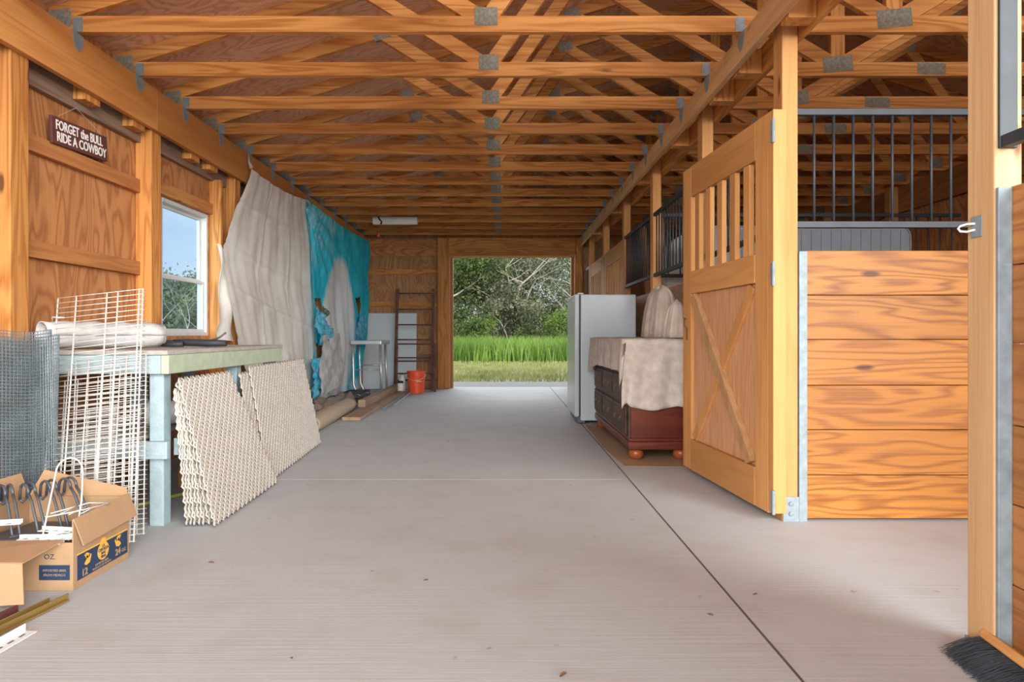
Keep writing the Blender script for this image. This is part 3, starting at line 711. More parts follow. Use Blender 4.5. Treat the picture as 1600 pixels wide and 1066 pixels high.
wbp(MB().box(BX0, BX1-.01, BY0+.002, BY0+.036, .335, .42), 'lower_rail', M['bench']); wbp(MB().box(BX1-.034, BX1, BY0+.115, BY1, .335, .42), 'lower_rail', M['bench'])
for i in range(3):
    a = BX0+.02+(BX1-BX0-.17)*i/3; wbp(MB().box(a, a+(BX1-BX0-.17)/3-.004, BY0+.037, BY1-.02, .421, .44), 'shelf_board', M['bench_top'])

# rolled plastic on the bench
rp_ = thing('plastic_roll', 'thick roll of cloudy white plastic lying on the workbench', 'roll', (-2.12, 3.48, BZ+.001), R(52))
def spiral_roll(par, length, rad, m, name='roll_body', turns=4.5, squash=.78):
    mb = MB(); NS = 110; prof = []
    for i in range(NS+1):
        t = i/NS; a = t*turns*2*PI; r = rad*(.18+.82*t)*(1+.03*math.sin(3*a)); prof.append((r*math.cos(a), r*math.sin(a)*squash+rad*squash))
    NX = 16
    for j in range(NX+1):
        x = -length/2+length*j/NX
        for i, (p, q) in enumerate(prof):
            bl = 1+.03*math.sin(j*1.7+i*.15)
            mb.v.append((x+.02*math.sin(i*.11), p*bl, max(.002, q*bl)))
    for j in range(NX):
        for i in range(NS):
            a = j*(NS+1)+i; mb.f.append((a, a+1, a+NS+2, a+NS+1))
    o = mb.build(name, m, par, smooth=True); s = o.modifiers.new('t', 'SOLIDIFY'); s.thickness = .0055; return o
spiral_roll(rp_, .56, .078, M['plastic_wrap'], squash=.95)
MB().tube([(-.22, -.07, .16), (-.24, .03, .165), (-.21, .085, .10)], .004, 6).build('tie', M['white_plastic'], rp_, smooth=True)
# black foam-covered handle
bh = thing('foam_handle_tool', 'black foam-covered hook-ended tool lying on the workbench by the window', 'tool', (-1.80, 3.80, BZ+.003), R(3))
MB().tube([(-.13, .02, .028), (-.05, .02, .027), (.06, .02, .024), (.17, .02, .022)], [.018,.021,.022,.018], 12).build('foam_grip', M['dark_rubber'], bh, smooth=True)
MB().tube([(-.12, .025, .026), (-.17, .025, .026), (-.205, .01, .026), (-.21, -.03, .022), (-.18, -.06, .02), (-.10, -.065, .018), (-.04, -.065, .018)], .016, 10).build('hook', M['dark_rubber'], bh, smooth=True)
MB().tube([(.04, .07, .03), (.11, .07, .055), (.15, .07, .085)], .006, 8).build('lever', M['hook_steel'], bh, smooth=True)
# white round tub on lower shelf
tb = thing('white_tub', 'white round tub lying on the lower shelf of the workbench', 'tub', (-1.86, 3.62, .442))
o = MB().lathe([(.050,0),(.062,.03),(.066,.18),(.070,.185),(.070,.20),(.05,.20)], n=24).build('tub_body', M['white_plastic'], tb, smooth=True); o.rotation_euler = (0, -PI/2, R(20)); o.location = (.1, 0, .071)
# yellow-green strap and dark clutter below
tag(MB().bar((-2.05, 3.45, .012), (-1.78, 4.05, .012), .022, .016).build('lime_stick', M['yellowgreen'], origin=(-1.9, 3.7, 0)), 'yellow-green stick lying on the floor under the workbench', 'stick')
tag(MB().box(-2.0, -1.92, 4.0, 4.09, .002, .13).build('wood_block', M['pine_z'], bevel=.004, origin=(-1.96, 4.04, 0)), 'short wood block standing under the workbench', 'wood block')

# ================================================================ WIRE SHELVES
def wire_panel(Wd, H, rods, nw, r1=.0036, r2=.0018, lip=True):
    t = thing('wire_shelf', 'x', 'wire shelf')
    for i, x in enumerate(rods): MB().tube([(x, 0, 0), (x, 0, H)], r1, 7).build('rod', M['white_wire'], t, smooth=True)
    c = MB()
    for i in range(nw):
        z = .004+(H-.008)*i/(nw-1); c.tube([(0, -r1-r2, z), (Wd, -r1-r2, z)], r2, 5)
        if lip: c.tube([(Wd, -r1-r2, z), (Wd+.003, .022, z)], r2, 5)
    o = c.build('cross_wires', M['white_wire'], t, smooth=True); o['kind'] = 'stuff'
    return t
def pose(t, base, top, left):   # stands on base point, leans to top direction, x axis = left->right
    z = (Vector(top)-Vector(base)).normalized(); x = Vector(left).normalized(); y = z.cross(x).normalized(); x = y.cross(z).normalized()
    t.matrix_world = Matrix(((x.x, y.x, z.x, base[0]), (x.y, y.y, z.y, base[1]), (x.z, y.z, z.z, base[2]), (0,0,0,1)))
big = wire_panel(.400, 1.17, (0, .086, .230, .282, .382, .400), 46)
pose(big, (-1.990, 2.79, .004), (-2.130, 3.115, 1.10), (1, .02, .05)); tag(big, 'tallest white wire shelf leaning on the end of the workbench', group='white wire shelves')
rnd = random.Random(5)
specs = [(.30, .80, (-2.03, 2.86), (-2.13, 3.10), .76, 'short white wire shelf standing behind the tallest, at its left'),
         (.31, .76, (-1.99, 2.90), (-2.10, 3.12), .70, 'short white wire shelf behind the tallest one, in the middle'),
         (.33, .84, (-1.96, 2.94), (-2.05, 3.125), .80, 'short white wire shelf nearest the workbench apron'),
         (.24, .60, (-1.93, 2.98), (-1.99, 3.13), .58, 'smallest white wire shelf low against the workbench')]
for (Wd, H, b, tp, zt, lab) in specs:
    p = wire_panel(Wd, H, (0, .06, Wd*.5, Wd*.72, Wd-.03, Wd), int(H/.021), .0033, .0014); pose(p, (b[0], b[1], .004), (tp[0], tp[1], zt), (1, .02, rnd.uniform(-.03,.04))); tag(p, lab, group='white wire shelves')

# hardware cloth roll
def mesh_roll():
    t = thing('wire_mesh_roll', 'upright roll of grey-green wire mesh at the left edge', 'mesh roll', (-2.205, 2.895, .002))
    for (r, h, ns, nm) in ((.195, .93, 80, 'outer_turn'), (.165, .955, 64, 'middle_turn'), (.12, .91, 48, 'inner_turn')):
        mb = MB(); nh = int(h/.0145)
        for j in range(nh+1):
            for k in range(ns):
                a = 2*PI*k/ns; rr = r*(1+.05*math.sin(2*a+1)+.02*math.sin(5*a+j*.08))
                mb.v.append((rr*math.cos(a), rr*math.sin(a)*.72, h*j/nh+.006*math.sin(3*a)*(j/nh)+.003))
        for j in range(nh):
            for k in range(ns):
                a = j*ns+k; b = j*ns+(k+1) % ns; mb.f.append((a, b, b+ns, a+ns))
        o = mb.build(nm, M['mesh_green'], t); w_ = o.modifiers.new('wires', 'WIREFRAME'); w_.thickness = .0036; w_.use_even_offset = False; w_.use_replace = True
mesh_roll()

# ================================================================ LATTICE PANELS
def lattice_mesh(Lh, H, p=.031, hole=.60, amp=.006, slant=0.0, sr=0.0):
    """woven-look lattice sheet with diamond holes; u along length, v up, w out; slant skews its ends"""
    mb = MB(); nu = int(Lh/p); nv = int(H/(p*1.15)); pv = p*1.15; idx = {}
    def vert(i, j):
        if (i, j) not in idx:
            idx[(i, j)] = len(mb.v); w = amp*(1 if (i//1 + j) % 4 in (0, 1) else -1)*(1 if i % 2 else -1)*.7
            mb.v.append((i*p/2 + slant*j*pv/2, w, j*pv/2))
        return idx[(i, j)]
    for i in range(1, 2*nu, 1):
        for j in range(1, 2*nv, 1):
            if (i+j) % 2 or i*p/2 > Lh+sr*(j*pv/2)/H: continue
            o4 = [vert(i-1, j), vert(i, j-1), vert(i+1, j), vert(i, j+1)]
            c = Vector((i*p/2+slant*j*pv/2, 0, j*pv/2)); base = len(mb.v)
            for q in o4:
                P = Vector(mb.v[q]); P2 = c+(P-c)*hole; mb.v.append((P2.x, P.y*.3, P2.z))
            for k in range(4):
                a, b = o4[k], o4[(k+1) % 4]; mb.f.append((a, b, base+(k+1) % 4, base+k))
    return mb
def lattice_panel(label, base, alongdir, lean_top, Lh, H, hole=.5, slant=0., amp=.0042, sr=0.):
    mb = lattice_mesh(Lh, H, hole=hole, slant=slant, amp=amp, sr=sr)
    o = mb.build('lattice_panel', M['lattice'], smooth=True)
    s = o.modifiers.new('t', 'SOLIDIFY'); s.thickness = .006; s.offset = 0
    x = Vector(alongdir).normalized(); z = (Vector(lean_top)-Vector(base)).normalized(); y = z.cross(x).normalized(); z = x.cross(y).normalized()
    o.matrix_world = Matrix(((x.x, y.x, z.x, base[0]), (x.y, y.y, z.y, base[1]), (x.z, y.z, z.z, base[2]), (0,0,0,1)))
    return tag(o, label, 'lattice panel', 'cream lattice panels leaning on the workbench')
def lattice_at(label, X0, Y_0, X1, Y_1, Xt, zt, slant, hole=.45, sr=0.):
    base = Vector((X0, Y_0, .006)); al = Vector((X1-X0, Y_1-Y_0, 0)); Ln = al.length; aln = al.normalized()
    off = Vector((-aln.y, aln.x, 0)); dx = Xt-(X0); top = base+off*abs(dx)+Vector((0,0,zt))
    return lattice_panel(label, base, aln, top, Ln, math.hypot(dx, zt), hole, slant, sr=sr)
random.seed(4)
# near stack: the fan of panels seen edge-on, then the front one
fan = [(-1.44,3.20,-1.595,.72),(-1.465,3.19,-1.598,.715),(-1.49,3.18,-1.601,.70),(-1.512,3.185,-1.604,.71),(-1.532,3.175,-1.607,.70),(-1.552,3.18,-1.610,.69),(-1.57,3.175,-1.613,.69)]
for i, (xb, yb, xt, zt) in enumerate(fan):
    lab = 'cream lattice panel at the front of the near stack, its whole face showing' if i == 0 else ('cream lattice panel in the near stack, %s behind the front one' % ORD[i-1])
    if i == 0: lattice_at(lab, -1.405, 3.16, -1.43, 4.13, -1.59, .755, .0, hole=.48, sr=-.34)
    else: lattice_at(lab, xb+.02, yb, xb+.0, yb+.86, xt, zt, .0, sr=-.25)
lattice_at('cream lattice panel at the front of the far stack past the workbench leg', -1.485, 4.12, -1.575, 5.62, -1.615, .745, .0, hole=.52, sr=-.12)
lattice_at('dirtier cream lattice panel lying behind the front of the far stack', -1.50, 3.98, -1.59, 5.50, -1.622, .73, .0, hole=.35, sr=-.05)
lattice_at('cream lattice panel at the back of the far stack', -1.515, 4.05, -1.605, 5.56, -1.628, .71, .0, hole=.38, sr=-.1)
# ================================================================ TARPS
def hung_cloth(name, Lp, Rp, X, NU, NV, m, fold, holes=(), wear=None, top_sag=0, parent=None):
    mb = MB(); W_ = []
    for j in range(NV+1):
        t = j/NV; a = interp(Lp, t); b = interp(Rp, t)
        for i in range(NU+1):
            s = i/NU; px = None
            A = on_side(a[0], a[1], X); B = on_side(b[0], b[1], X)
            y = A[1]*(1-s)+B[1]*s; z = A[2]*(1-s)+B[2]*s - top_sag*math.sin(PI*s)*(1-t)
            mb.v.append((X+fold(s, t), y, z)); W_.append(wear(s, t) if wear else 0)
    def inside(P, poly):
        c = False; n = len(poly)
        for i in range(n):
            x1, y1 = poly[i]; x2, y2 = poly[(i+1) % n]
            if (y1 > P[1]) != (y2 > P[1]) and P[0] < (x2-x1)*(P[1]-y1)/(y2-y1)+x1: c = not c
        return c
    hs_ = [[on_side(p[0], p[1], X)[1:] for p in h] for h in holes]
    for j in range(NV):
        for i in range(NU):
            a = j*(NU+1)+i; q = (a, a+1, a+NU+2, a+NU+1)
            cy = sum(mb.v[k][1] for k in q)/4; cz = sum(mb.v[k][2] for k in q)/4
            if any(inside((cy, cz), h) for h in hs_): continue
            mb.f.append(q)
    o = mb.build(name, m, parent, smooth=True)
    if wear:
        at = o.data.attributes.new('wear', 'FLOAT', 'POINT')
        for k, x in enumerate(W_): at.data[k].value = x
    return o
cv = thing('canvas_sheet', 'tall off-white canvas sheet hung from the left header beam', 'canvas sheet', (-2.3, 6.5, 0))
def wr_(X, Y, Z):
    return 0
def f_canvas(s, t):
    return .009*math.sin(s*9+t*2)*t + .005*math.sin(s*34+2*t) + .008*math.sin(t*22+s*3)*(1-t*.5) + .006*math.sin(s*17-t*6)*t*(1-t) + .009*sum(math.exp(-((t-q)/.007)**2) for q in (.17,.36,.55,.74,.9)) + .007*sum(math.exp(-((s-q)/.008)**2) for q in (.3,.62)) + .004*math.sin(s*60+t*25)*math.sin(t*40-s*18)
o = hung_cloth('sheet', [(393,264),(380,300),(364,340),(347,384),(352,425),(358,470),(369,531),(380,575),(392,612)], [(482,313),(486,350),(488,400),(490,465),(493,500),(495,540),(495,570),(493,600),(491,622)], -2.30, 110, 120, M['canvas'], f_canvas, top_sag=.05, parent=cv)
o.location = -cv.location
def f_flap(s, t): return .02*math.sin(s*6+t*5)+.015*math.sin(t*12)
o = hung_cloth('loose_edge', [(339,381),(341,450),(342,500),(346,531)], [(347,384),(356,430),(360,480),(370,534)], -2.335, 20, 60, M['canvas'], f_flap, parent=cv); o.location = -cv.location
A = on_side(393, 263, -2.31); B = on_side(388, 240, -2.345)
o = MB().tube([A, (A[0]-.015, A[1]-.02, A[2]+.05), B], [.022,.012,.005], 8).build('tie_knot', M['cord'], cv, smooth=True); o.location = -cv.location

bt = thing('blue_tarp', 'torn turquoise tarp hung beside the white canvas', 'tarp', (-2.27, 9.2, 0))
random.seed(12)
rag = [random.uniform(-1, 1) for _ in range(400)]
def f_tarp(s, t):
    star = math.exp(-((s-.0)**2+(t)**2)*9)+math.exp(-((s-1)**2+t**2)*9)
    return .022*math.sin(s*26+t*3)*(.3+t*.7)+.014*math.sin(s*55-t*9)*t+.02*star*math.sin(math.atan2(t+.01, s+.01)*22)+.03*math.sin(t*8+s*5)*t*t
def w_tarp(s, t):
    c = .45-.03*t; half = .29+.05*min(1, t*2)+.10*max(0, t-.55)
    top = .10+((s-c)/.30)**2*.30
    a = max(0, min(1, (half-abs(s-c))/.12))
    b = max(0, min(1, (t-top)/.12))
    v = a*b
    if t > .68: v *= .55+.45*math.sin(s*8+1)**2
    return max(v, .40*math.exp(-(s*s*3+t*t*9)), .55*max(0, min(1, (t-.82)/.1)))
HO = [[(491,466),(503,466),(505,478),(516,489),(507,498),(501,486),(494,481)], [(555,466),(562,464),(565,478),(562,496),(559,497),(557,482)], [(493,536),(500,541),(511,538),(504,556),(498,563),(493,560)], [(504,508),(509,510),(512,520),(507,516)]]
o = hung_cloth('tarp_sheet', [(480,313),(482,360),(484,400),(486,440),(487,470),(490,505),(493,540),(489,575),(486,600),(487,628)], [(576,377),(576,410),(575,440),(575,470),(573,500),(573,530),(570,550),(568,575),(566,590),(564,606)], -2.27, 150, 150, M['tarp'], f_tarp, HO, w_tarp, top_sag=.04, parent=bt)
o.location = -bt.location
def crumple(name, pts, seed, m, par, nu=22, nv=26, amp=.022):
    r_ = random.Random(seed); ph = [r_.uniform(0, 6) for _ in range(6)]; mb = MB()
    (a, b, c, d) = [Vector(p) for p in pts]
    for j in range(nv+1):
        for i in range(nu+1):
            s, t = i/nu, j/nv; P = (a*(1-s)+b*s)*(1-t)+(d*(1-s)+c*s)*t
            n_ = amp*(math.sin(s*9+t*7+ph[0])+.6*math.sin(s*19-t*11+ph[1])+.4*math.sin(t*31+s*13+ph[2]))
            e = .25*amp*math.sin(t*40+ph[3])*(abs(s-.5)*2)**3
            mb.v.append((P.x+n_*.8+.02, P.y+n_*.5+e*3, P.z+.3*n_+e))
    for j in range(nv):
        for i in range(nu):
            q = j*(nu+1)+i; mb.f.append((q, q+1, q+nu+2, q+nu+1))
    o = mb.build(name, m, par, smooth=True); o.location = -par.location if par else o.location; return o
S = lambda x, y, X=-2.2: on_side(x, y, X)
crumple('torn_flap', (S(491,478), S(506,497), S(520,528), S(496,540)), 3, M['tarp_plain'], bt)
crumple('torn_flap', (S(487,560), S(505,560), S(500,610), S(486,625)), 5, M['tarp_plain'], bt)
crumple('torn_flap', (S(560,495), S(571,492), S(568,530), S(553,530)), 8, M['tarp_plain'], bt, amp=.015)
crumple('torn_flap', (S(500,525,-2.18), S(530,520,-2.18), S(535,600,-2.15), S(497,620,-2.12)), 21, M['plastic_wrap'], bt, amp=.012)

# ================================================================ FAR LEFT CLUTTER
pb = tag(MB().bar((-2.12+.0, YB-.16, .0), (-2.12, YB-.075, 1.305), .96, .018, up=(0,1,0)).build('white_foam_board', M['white_enamel'], bevel=.002, origin=(-1.9, YB-.15, 0)), 'pale bluish board leaning on the back wall behind the rusty frame', 'board')
pb.location.x += .12
def rusty(label, x0, x1, y0, ytop, H, rungs, w=.048):
    t = thing('steel_ladder_frame', label, 'ladder frame', (x0, y0, 0)); dy = ytop-y0; Wd = x1-x0
    for x in (0, Wd): MB().bar((x, 0, .001), (x, dy, H), w, w*.8, up=(0,1,0)).build('rail', M['rust'], t, bevel=.002)
    for z in rungs:
        y = dy*z/H; MB().tube([(w/2-.004, y, z), (Wd-w/2+.004, y, z)], .011, 8).build('rung', M['rust'], t, smooth=True)
rusty('tall rusty ladder-like steel frame leaning at the back wall', -1.805, -1.195, 10.78, 11.02, 1.70, (.18, .55, .85, 1.10, 1.36, 1.63))
rusty('shorter rusty steel frame standing in front of the tall one', -1.755, -1.13, 10.62, 10.70, .80, (.30, .50, .78), .03)

st = thing('metal_stool_frame', 'grey tubular metal bath bench frame in front of the blue tarp', 'bench frame', (-2.02, 9.78, 0))
sx, sy = .24, .24; zt_ = .83
MB().prism([(-.27,-.2),(-.22,-.25),(.22,-.25),(.27,-.2),(.27,.2),(.22,.25),(-.22,.25),(-.27,.2)], 2, zt_-.04, zt_+.02).build('seat', M['alu'], st, bevel=.006)
for a, b in ((-1,-1),(1,-1),(1,1),(-1,1)):
    pts = [(a*.20, b*.20, zt_-.03), (a*.205+(a<0)*.01, b*.21, .55), (a*.215+(a<0)*.03, b*.225, .2), (a*.20+(a<0)*.07, b*.235, .06), (a*.10+(a<0)*.08, b*.24, .016)] if a < 0 else [(a*.20, b*.20, zt_-.03), (a*.225, b*.23, .016)]
    MB().tube(pts, .019, 10).build('leg', M['alu'], st, smooth=True)
for z in (.42, .47): MB().tube([(-.21, -.215 if z < .45 else .215, z), (.22, -.215 if z < .45 else .215, z)], .010, 8).build('brace', M['alu'], st, smooth=True)
for b in (-1, 1): MB().tube([(-.05, b*.24, .016), (.23, b*.235, .016)], .012, 8).build('floor_runner', M['alu'], st, smooth=True)

bk_ = thing('orange_bucket', 'orange plastic bucket standing before the rusty frames', 'bucket', (-1.41, 10.46, 0))
MB().lathe([(.118,0.001),(.122,.004),(.138,.26),(.150,.262),(.150,.275),(.140,.277),(.143,.33),(.153,.332),(.153,.352),(.143,.352),(.130,.06),(.0,.05)], n=36).build('bucket_body', M['orange'], bk_, smooth=False)
MB().tube([(.155*math.cos(a), .02-.03*math.sin(a*1), .30-.13*math.sin(a)) if 0 else (.157*math.cos(a), -.157*math.sin(a)*.98, .31-.10*math.sin(a)) for a in [PI*k/14 for k in range(15)]], .0028, 6).build('handle', M['white_plastic'], bk_, smooth=True)
MB().box(.02, .10, -.142, -.138, .19, .20).build('label_stripe', M['white_plastic'], bk_)
jr = thing('glass_jar', 'clear jar with a dark lid stacked left of the orange bucket', 'jar', (-1.66, 10.45, 0))
MB().lathe([(.06,.001),(.062,.10),(.055,.14),(.04,.16)], n=20).build('jar_body', M['white_plastic'], jr, smooth=True); MB().lathe([(.044,.16),(.044,.19),(.03,.195)], n=20).build('lid', M['dark_rubber'], jr)
bo = thing('white_bottle', 'white bottle standing behind the clear jar by the bucket', 'bottle', (-1.67, 10.66, 0))
MB().lathe([(.05,.001),(.052,.2),(.03,.26),(.018,.28)], n=20).build('bottle_body', M['white_plastic'], bo, smooth=True); MB().lathe([(.02,.28),(.02,.31)], n=16).build('cap', M['hook_steel'], bo)

# timber on the floor
M['grey_timber'] = wood('grey_timber', 1, (.42,.30,.20), (.27,.17,.10), (.08,.04,.02), rings=5, across=8, along=.6, knots=.2)
tag(MB().bar((-1.665, 7.10, .021), (-1.66, 10.35, .021), .205, .038).build('plank', M['grey_timber'], bevel=.003, origin=(-1.66, 7.1, 0)), 'weathered plank lying flat on the floor under the square timber', 'plank')
tag(MB().bar((-1.755, 8.03, .087), (-1.74, 10.6, .087), .09, .09).build('square_timber', M['grey_timber'], bevel=.004, origin=(-1.75, 8.03, .04)), 'thick square timber lying on top of the flat plank', 'timber')
for i, (a, b, nm) in enumerate((((-1.43, 8.35, .012), (-1.49, 10.3, .012), 'longer'), ((-1.50, 8.05, .012), (-1.53, 9.9, .012), 'shorter'))):
    mb = MB(); mb.bar(a, b, .035, .004); mb.bar((a[0]+.018, a[1], a[2]+.014), (b[0]+.018, b[1], b[2]+.014), .004, .03)
    tag(mb.build('metal_angle', M['alu'], origin=(a[0], a[1], 0)), '%s pale metal angle strip on the floor beside the plank' % nm, 'metal strip', 'metal strips beside the plank')
# rolled carpet, blanket, dark wire crate
rc = thing('carpet_roll', 'beige rolled carpet lying along the floor past the lattice panels', 'carpet roll', (-1.86, 7.0, 0), R(92))
o = spiral_roll(rc, 1.85, .115, M['carpet'], turns=4, squash=.8)
def blanket():
    mb = MB(); n1, n2 = 40, 24
    for j in range(n1+1):
        for i in range(n2+1):
            s, t = i/n2, j/n1; y = 6.9+1.35*t; x = -2.16+.30*s
            z = .12+.10*math.sin(PI*min(1, s*1.0))**.5*(.8+.25*math.sin(t*7))+.018*math.sin(s*16+t*9)+.012*math.sin(t*31)
            if s > .85: z -= (s-.85)*.5
            mb.v.append((x, y, z))
    for j in range(n1):
        for i in range(n2):
            a = j*(n2+1)+i; mb.f.append((a, a+1, a+n2+2, a+n2+1))
    o = mb.build('folded_blanket', M['blanket'], smooth=True, origin=(-2.1, 7.5, .1)); s = o.modifiers.new('t', 'SOLIDIFY'); s.thickness = .115; s.offset = -1
    return tag(o, 'crumpled grey-brown blanket heaped behind the rolled carpet', 'blanket')
blanket()
wc = thing('wire_crate', 'dark wire crate lying flat under the bath bench frame', 'crate', (-2.12, 8.85, 0))
c = MB()
for i in range(12): c.tube([(-.12, i*.06, .02), (-.12, i*.06, .13), (.16, i*.06, .13), (.16, i*.06, .02)], .006, 6)
for z in (.025, .13):
    for x in (-.12, .16): c.tube([(x, 0, z), (x, .66, z)], .007, 6)
c.build('crate_wires', M['dark_rubber'], wc, smooth=True); MB().box(-.11, .15, .01, .65, .004, .016).build('crate_tray', M['rust'], wc)

# hanging fluorescent fixture
fx_ = thing('fluorescent_fixture', 'short white fluorescent fixture hung below the trusses', 'light fixture', (-1.6, 9.589, 2.555))
MB().prism([(-.04,.0),(.04,.0),(.055,.03),(.055,.10),(-.055,.10),(-.055,.03)], 0, -.325, .325).build('housing', M['white_plastic'], fx_, bevel=.003)
for x in (-.25, .25): MB().tube([(x, 0, .10), (x, .09, .14), (x, .125, .20)], .003, 6).build('hanger', M['hook_steel'], fx_)
MB().tube([(-.23, -.06, .09), (-.20, -.065, .03), (-.22, -.06, -.03), (-.24, -.06, -.14)], .005, 6).build('pull_cord', M['gold_strip'], fx_, smooth=True)
MB().lathe([(.001,-.03),(.02,-.02),(.024,0),(.02,.02),(.001,.03)], n=14).build('pull_knob', M['red'], fx_, loc=(-.24, -.06, -.165), smooth=True)
MB().tube([(-.24, -.057, .10), (-.22, -.06, .06), (-.19, -.06, .03), (-.20, -.06, -.01)], .012, 6).build('plug', M['dark_rubber'], fx_, smooth=True)

# ================================================================ WALL SIGN
def text_mesh(txt, size, mat_, par, loc, rot, name='lettering', extrude=.0008, align='CENTER', shear=0, bold=0, spacing=1.0):
    cu = bpy.data.curves.new(name, 'FONT'); cu.body = txt; cu.size = size; cu.extrude = extrude; cu.align_x = align; cu.align_y = 'CENTER'; cu.shear = shear; cu.offset = bold; cu.resolution_u = 3; cu.space_character = spacing
    tmp = bpy.data.objects.new('tmp_text', cu); COL.objects.link(tmp); bpy.context.view_layer.update()
    me = bpy.data.meshes.new_from_object(tmp.evaluated_get(bpy.context.evaluated_depsgraph_get())); bpy.data.objects.remove(tmp)
    me.name = name; me.materials.clear(); me.materials.append(mat_)
    o = bpy.data.objects.new(name, me); COL.objects.link(o); o.parent = par; o.location = loc; o.rotation_euler = rot
    return o
sg = thing('wooden_sign', 'maroon wall sign hand-lettered FORGET THE BULL RIDE A COWBOY', 'sign', (-2.452, 3.775, 1.993))
sgr = R(3.0)
b_ = MB().box(-.009, .009, -.245, .245, 0, .150).build('board', M['sign'], sg, bevel=.003); b_.rotation_euler = (sgr, 0, 0); b_.location.z = .0
tx = text_mesh('FORGET the BULL', .066, M['paint_white'], b_, (.0105, -.01, .105), (PI/2, 0, PI/2), bold=.0012); tx.scale = (.80, 1.1, 1)
tx = text_mesh('RIDE A COWBOY', .066, M['paint_white'], b_, (.0105, .01, .042), (PI/2, 0, PI/2), bold=.0012); tx.scale = (.85, 1.1, 1)
MB().tube([(.0, -.19, .148), (-.005, -.03, .25)], .0015, 5).build('string', M['cord'], sg); MB().tube([(.0, .21, .160), (-.005, -.03, .25)], .0015, 5).build('string', M['cord'], sg)

# ================================================================ CARDBOARD BOX
cb = thing('cardboard_box', 'open brown beer carton holding grey hooks and white brackets', 'cardboard box', (-1.585, 2.40, 0))
BW, BD, BH, ct = .42, .355, .262, .004      # extends to -x, +y
MB().box(-BW, 0, 0, BD, .001, .005).build('bottom', M['cardboard'], cb)
MB().box(-ct, 0, 0, BD, .005, BH).build('side_wall', M['cardboard'], cb); MB().box(-BW, -BW+ct, 0, BD, .005, BH).build('side_wall', M['cardboard'], cb)
MB().box(-BW+ct, -ct, 0, ct, .005, BH-.085).build('end_wall', M['cardboard'], cb); MB().box(-BW+ct, -ct, BD-ct, BD, .005, BH).build('end_wall', M['cardboard'], cb)
def sheet_part(name, pts, par, th=.004, m=None):
    mb = MB(); n_ = len(pts); a, b, c_ = Vector(pts[0]), Vector(pts[1]), Vector(pts[2]); nn = (b-a).cross(c_-a).normalized()*th/2
    v = [Vector(p)+nn for p in pts]+[Vector(p)-nn for p in pts]
    mb.add(v, [tuple(range(n_)), tuple(range(n_, 2*n_))[::-1]]+[(i, (i+1) % n_, (i+1) % n_+n_, i+n_) for i in range(n_)])
    return mb.build(name, m or M['cardboard'], par, bevel=.001)
# right flap folded out over the label side
sheet_part('flap', [(.000, .0, BH+.002), (.000, BD, BH+.012), (.030, BD+.010, BH-.085), (.032, .008, BH-.098)], cb)
# near flap: droops forward, then its tip hangs to the floor
sheet_part('flap', [(-BW-.02, .0, BH-.083), (-.03, .0, BH-.075), (-.045, -.19, .168), (-BW-.02, -.19, .172)], cb)
sheet_part('flap_tip', [(-BW-.02, -.192, .172), (-.045, -.192, .168), (-.030, -.205, .035), (-BW-.02, -.205, .012)], cb)
# far and left flaps standing
sheet_part('flap', [(-BW, BD, BH), (-.004, BD, BH), (-.02, BD+.02, BH+.03), (-BW+.03, BD+.05, BH+.10)], cb)
sheet_part('flap', [(-BW, 0, BH), (-BW, BD, BH), (-BW-.02, BD-.02, BH+.10), (-BW-.02, .02, BH+.10)], cb)
# printed panel on the long side (faces +x)
pn_ = MB().box(.0003, .0013, .022, BD-.012, .028, .122).build('printed_panel', M['navy'], cb, bevel=0)
MB().box(.0003, .0013, .022, BD-.012, .122, .128).build('yellow_line', M['yellow'], cb)
disc = MB(); pts = [(BD/2+.036*math.cos(a), .090+.034*math.sin(a)) for a in [2*PI*k/28 for k in range(28)]]; disc.prism(pts, 0, .0014, .0020)
disc.prism([(BD/2-.020, .117), (BD/2+.020, .117), (BD/2+.014, .138), (BD/2+.005, .143), (BD/2-.005, .143), (BD/2-.014, .138)], 0, .0014, .0019); disc.build('yellow_roundel', M['yellow'], cb)
RT = (PI/2, 0, PI/2)
for i, s_ in enumerate(('LA', 'CERVEZA', 'MAS', 'FINA')): text_mesh(s_, .0155, M['navy'], cb, (.0022, BD/2, .110-.0140*i), RT, extrude=.0003, bold=.0006)
text_mesh('12', .036, M['cardboard'], cb, (.0016, .064, .046), RT, extrude=.0003, bold=.001)
text_mesh('24', .036, M['cardboard'], cb, (.0016, .276, .052), RT, extrude=.0003, bold=.001); text_mesh('OZ.', .020, M['cardboard'], cb, (.0016, .318, .048), RT, extrude=.0003)
text_mesh('IMPORTED BEER', .0115, M['cardboard'], cb, (.0016, .17, .048), RT, extrude=.0003); text_mesh('PRODUCT OF MEXICO', .0115, M['cardboard'], cb, (.0016, .17, .036), RT, extrude=.0003)
def griffin(yc, zc, s):     # rampant winged beast mark as a small stylised silhouette
    g_ = MB(); body = [(-.9,-.7),(-.3,-1),(.5,-.8),(.8,-.1),(.95,.4),(.75,.6),(.6,.25),(.3,.1),(-.1,.1),(-.5,-.2),(-.75,-.45)]
    g_.prism([(yc+s*a, zc+abs(s)*b) for a, b in body], 0, .0014, .0019)
    for k in range(5):
        a0 = .25+k*.32; tip = (math.cos(a0+.9)*1.05-.1, math.sin(a0+.6)*1.1); g_.prism([(yc+s*(-.25), zc), (yc+s*(tip[0]-.08), zc+abs(s)*tip[1]), (yc+s*(tip[0]+.12), zc+abs(s)*(tip[1]-.12)), (yc+s*.1, zc-.001)], 0, .0014, .0018)
    g_.build('crest_mark', M['yellow'], cb)
griffin(.082, .092, .023); griffin(.276, .096, -.023)
